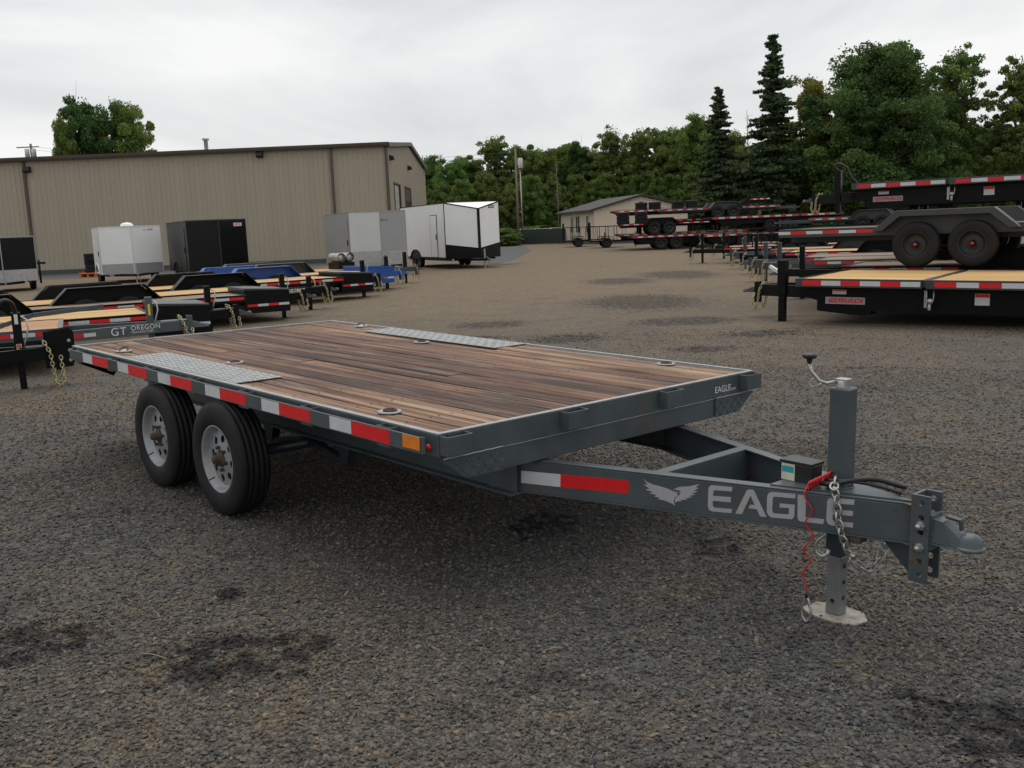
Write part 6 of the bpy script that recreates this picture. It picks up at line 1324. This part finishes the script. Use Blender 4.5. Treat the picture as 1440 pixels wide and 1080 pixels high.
def conifer(seed, Wd, gaps=0.0, layers=34, mats='needle', start=0.06):
    rs = np.random.default_rng(seed); H = 10.0; tb = MB(); tb.tube([(0, 0, 0), (0, 0, H * 0.5), (0, 0, H)], 0.17, 8, r1=0.02); C = []; T = []; S = []
    for k in range(layers):
        u = (k + rs.uniform(-.3, .3)) / layers; u = min(max(u, 0), 0.985); z = H * (start + (1 - start) * u); rad = Wd * (1 - u) ** 0.82 * rs.uniform(0.6, 1.12) + 0.08
        nbm = int(5 + 5 * (1 - u))
        for q in range(nbm):
            if rs.random() < gaps: continue
            az = rs.uniform(0, 2 * math.pi); r = rad * rs.uniform(0.5, 1.2); z = H * (start + (1 - start) * min(0.985, max(0, u + rs.normal() * 0.012))); dr = -0.10 * r + 0.16 * (u - 0.3)
            e = np.array([r * math.cos(az), r * math.sin(az), z + dr]); tb.tube([(0, 0, z), tuple(e * np.array([.55, .55, 1]) + np.array([0, 0, -dr * 0.35])), tuple(e)], 0.025, 4, r1=0.006, caps=False)
            nl = int(60 * r + 26); f_ = rs.uniform(0.10, 1.06, nl); side_ = rs.normal(size=nl) * 0.16 * r * (1.15 - f_) ** 0.5 + rs.normal(size=nl) * 0.05
            base = np.stack([f_ * e[0] - side_ * math.sin(az), f_ * e[1] + side_ * math.cos(az), z + dr * f_ ** 1.5 - rs.uniform(0, 0.20, nl) * (0.3 + r * 0.25)], 1)
            C.append(base); T.append(np.clip(0.35 + 0.3 * f_ + rs.normal(size=nl) * 0.15, 0, 1)); S.append(rs.uniform(0.06, 0.14, nl))
    C = np.concatenate(C)
    return tb.mesh('trunk'), leaves_mesh('crown', C, np.concatenate(S), np.concatenate(T), mats, rs)
def snag(seed):
    rs = np.random.default_rng(seed); tb = MB(); H = 10.0; tb.tube([(0, 0, 0), (0.1, 0, 5), (-0.05, 0.1, H)], 0.12, 7, r1=0.02)
    for k in range(26):
        z = rs.uniform(2.5, 9.6); az = rs.uniform(0, 6.3); L_ = (1 - z / 12) * rs.uniform(0.6, 1.8); e = np.array([L_ * math.cos(az), L_ * math.sin(az), z + L_ * rs.uniform(0.1, 0.7)]); tb.tube([(0.05, 0, z), tuple(e * np.array([.5, .5, 1]) + np.array([0, 0, -.1])), tuple(e)], 0.028, 4, r1=0.006)
        for q in range(2): e2 = e + rs.normal(size=3) * 0.35; tb.tube([tuple(e * .8 + np.array([0, 0, z * .2])), tuple(e2)], 0.010, 4, r1=0.003)
    return tb.mesh('trunk')
TV = {'bigmaple': broadleaf(11, 4.0, 1.35, leaf=0.15, low=0.05, mats='leafd', limbs=34), 'oakA': broadleaf(12, 3.4, 1.2, leaf=0.16, low=0.08, mats='leafm', limbs=24), 'oakB': broadleaf(13, 3.0, 1.1, leaf=0.17, low=0.10, mats='leafm', limbs=22),
      'yel': broadleaf(14, 2.3, 1.0, leaf=0.16, low=0.06, mats='leafy', limbs=22), 'tallsparse': broadleaf(15, 2.5, 0.62, True, leaf=0.15, low=0.28, mats='leafm', limbs=26), 'tallsparse2': broadleaf(16, 2.3, 0.7, True, leaf=0.16, low=0.15, mats='leafm', limbs=24),
      'bright': broadleaf(17, 3.2, 1.2, leaf=0.17, low=0.05, mats='leafb', limbs=24), 'dark': broadleaf(18, 3.1, 1.2, leaf=0.16, low=0.06, mats='leafd', limbs=24), 'bush': broadleaf(19, 5.0, 1.3, leaf=0.24, low=0.0, mats='leafb', limbs=22), 'bushd': broadleaf(20, 4.6, 1.3, leaf=0.24, low=0.0, mats='leafm', limbs=22),
      'maple2': broadleaf(21, 4.1, 1.3, leaf=0.17, low=0.16, mats='leafb', limbs=30)}
CV = {'spruce': conifer(31, 2.0, 0.0, 66), 'fir': conifer(32, 1.7, 0.10, 52)}
def tree(px, ytop, depth, kind, label, group=None, name='broadleaf_tree', wscale=1.0):
    p = at_depth(px, depth); H = height_at(px, ytop, depth); s = H / 10.0
    t = thing(name, label, 'tree', tuple(p), random.uniform(0, 6.28), group)
    tm, cm_ = TV[kind] if kind in TV else CV[kind]
    for nm, me, mm in (('trunk', tm, 'bark'), ('crown', cm_, None)):
        o = put(nm, me, mm, t); o.scale = (s * wscale, s * wscale, s)
    return t
GB = 'trees of the wood edge beyond the yard'
tree(134, 147, 112, 'dark', 'dense green tree above the shop roof, the taller of two', wscale=0.70)
tree(194, 155, 114, 'bright', 'rounded green tree beside a taller one above the shop roof', wscale=0.64)
tree(110, 170, 110, 'oakB', 'smaller green tree crown low above the shop roof edge', wscale=0.40)
tree(1012, 128, 84, 'spruce', 'dark blue-green spruce with full conical crown', name='spruce_tree', wscale=1.25)
tree(1087, 60, 82, 'fir', 'very tall narrow fir with open ragged tiers', name='fir_tree', wscale=1.22)
tree(1228, 82, 80, 'bigmaple', 'huge dark broad maple, largest crown in the wood edge', wscale=1.05)
tree(1335, 80, 84, 'tallsparse', 'tall airy tree with sparse upper crown beside the huge maple', wscale=0.85)
tree(1428, 86, 80, 'tallsparse2', 'tall airy tree with hanging sparse foliage at the wood corner', wscale=0.85)
tree(1147, 118, 84, 'yel', 'slender yellow-green tree between the fir and the huge maple', wscale=0.8)
tree(905, 183, 104, 'tallsparse2', 'airy pale tree with open top above the house roof', wscale=0.85)
tree(862, 186, 106, 'tallsparse', 'thin airy tree standing tall left open above the house', wscale=0.8)
tree(703, 194, 108, 'tallsparse2', 'airy green tree above the large white enclosed trailer', wscale=0.95)
for px, yt, dp, kd, ws in ((612, 226, 112, 'bright', 1.0), (640, 232, 108, 'bright', .9), (668, 222, 112, 'oakB', .9), (738, 208, 112, 'oakB', .85), (760, 214, 106, 'oakA', .8), (790, 205, 113, 'oakB', .9), (822, 206, 108, 'dark', .85), (845, 215, 112, 'oakA', .9), (885, 214, 110, 'oakA', .85),
                           (940, 186, 112, 'oakA', .9), (962, 178, 108, 'oakB', .85), (985, 170, 104, 'bright', .75), (1050, 210, 100, 'oakA', .9), (1110, 190, 98, 'oakB', .8), (1160, 172, 92, 'oakA', .75), (1190, 160, 96, 'dark', .8), (1290, 140, 98, 'dark', .75), (1325, 180, 92, 'oakA', .85), (1375, 186, 96, 'oakA', .85), (1400, 180, 88, 'oakB', .8), (1450, 150, 86, 'dark', .8), (1500, 140, 84, 'oakA', .8), (1560, 120, 84, 'dark', .8),
                           (585, 232, 118, 'oakA', .9), (1030, 190, 110, 'oakA', .9)):
    tree(px, yt, dp, kd, {'bright': 'fresh green leafy tree in the wood edge', 'oakA': 'mid green bushy tree in the wood edge', 'oakB': 'olive green leafy tree in the wood edge', 'dark': 'dark green dense tree in the wood edge'}[kd], GB + ', ' + kd.replace('oakA', 'mid green').replace('oakB', 'olive'), wscale=ws)
for px, yt, dp, kd in ((625, 262, 103, 'bushd'), (655, 258, 101, 'bush'), (690, 250, 102, 'bushd'), (722, 262, 100, 'bushd'), (752, 252, 101, 'bush'), (782, 258, 103, 'bushd'), (815, 250, 104, 'bushd'), (850, 248, 103, 'bushd'), (885, 252, 104, 'bush'), (915, 246, 102, 'bushd'), (948, 250, 103, 'bush'), (975, 248, 98, 'bushd'), (1045, 246, 94, 'bushd'), (1075, 250, 92, 'bush'), (1115, 238, 90, 'bushd'), (1150, 232, 86, 'bushd'), (1185, 236, 84, 'bushd'), (1270, 232, 86, 'bushd'), (1310, 228, 84, 'bushd'), (1350, 222, 82, 'bush'), (1385, 226, 82, 'bushd'), (1420, 220, 80, 'bush'), (1470, 222, 80, 'bushd'), (1530, 220, 80, 'bushd')):
    tree(px, yt, dp, kd, {'bush': 'bright green shrubby understory tree at the foot of the wood', 'bushd': 'olive green shrubby understory tree at the foot of the wood'}[kd], 'understory along the wood, ' + ('bright' if kd == 'bush' else 'olive'), name='understory_tree', wscale=0.62)
for px, yt, dp, kd in ((705, 322, 90, 'bush'), (716, 330, 88, 'bush'), (760, 318, 95, 'bush'), (785, 320, 94, 'bushd'), (740, 320, 96, 'bushd')):
    tree(px, yt, dp, kd, 'low green bramble bush behind the slatted fence' if px > 725 else 'low green bramble bush at the roadside by the white trailer', 'brambles behind the fence' if px > 725 else 'brambles by the road', name='bramble_bush', wscale=2.2)
SN = snag(41)
for px, yt, dp, lab in ((786, 228, 96, 'thin dead grey tree trunk in front of the green wood'), (1052, 160, 90, 'bare pale dead tree beside the tall fir')):
    p = at_depth(px, dp); H = height_at(px, yt, dp); t = thing('dead_tree', lab, 'tree', tuple(p), 1.0); o = put('trunk', SN, 'palebark', t); o.scale = (H / 10 * 0.8, H / 10 * 0.8, H / 10)
# verge grass strip
rs = np.random.default_rng(5); n_ = 16000; a = at_depth(640, 99); b_ = at_depth(980, 96); u = rs.uniform(0, 1, n_); w = rs.uniform(-3.5, 3.0, n_)
C = a[None, :] * (1 - u[:, None]) + b_[None, :] * u[:, None]; C[:, :2] += VIEW[None, :] * w[:, None]; C[:, 2] = rs.uniform(0.02, 0.75, n_) * (0.6 + 0.4 * np.sin(u * 40))
g_ = put('grass', leaves_mesh('grass', C, rs.uniform(0.08, 0.22, n_), rs.uniform(0, 1, n_), 'weed', rs), None); tag(g_, 'tall uncut grass on the verge below the wood', 'grass', kind='stuff')
# far hill line behind the wood
hb = MB(); vs = []; fs = []; K = 60
for k in range(K + 1):
    px = 300 + 1500 * k / K; p = at_depth(px, 150); q_ = at_depth(px, 210); hh = 11.5 + 1.5 * math.sin(k * .5) + 1.0 * math.sin(k * 1.3) + max(0, (px - 900) / 900) * 6
    vs += [(p[0], p[1], -0.5), (p[0] + VIEW[0] * 15, p[1] + VIEW[1] * 15, hh * .7), (q_[0], q_[1], hh)]
for k in range(K):
    for j in range(2): o3 = k * 3 + j; fs.append((o3, o3 + 3, o3 + 4, o3 + 1))
hb.add(vs, fs, True); M['hill'] = mat('wooded_hill', (0.030, 0.045, 0.020), 0.95, 0, 0.5, 0.35, 0.0); tag(hb.build('hills', 'hill'), 'low dark green rise behind the wood', kind='structure')
# a few straws lying on the gravel
for px, py, L_, a_ in ((200, 930, 0.14, 0.4), (120, 795, 0.18, 0.7), (215, 872, 0.07, 0.1), (1365, 610, 0.25, 0.2), (765, 915, 0.08, 1.2)):
    p = at_z(px, py); z = float(gz(p[0], p[1])) + 0.014; d = (math.cos(a_), math.sin(a_)); tag(MB().tube([(p[0], p[1], z), (p[0] + d[0] * L_ * .5, p[1] + d[1] * L_ * .5, z + .006), (p[0] + d[0] * L_, p[1] + d[1] * L_, z)], 0.0016, 4).build('straw', 'straw'), 'single dry straw stalk lying on the gravel', 'straw', 'straws on the gravel')
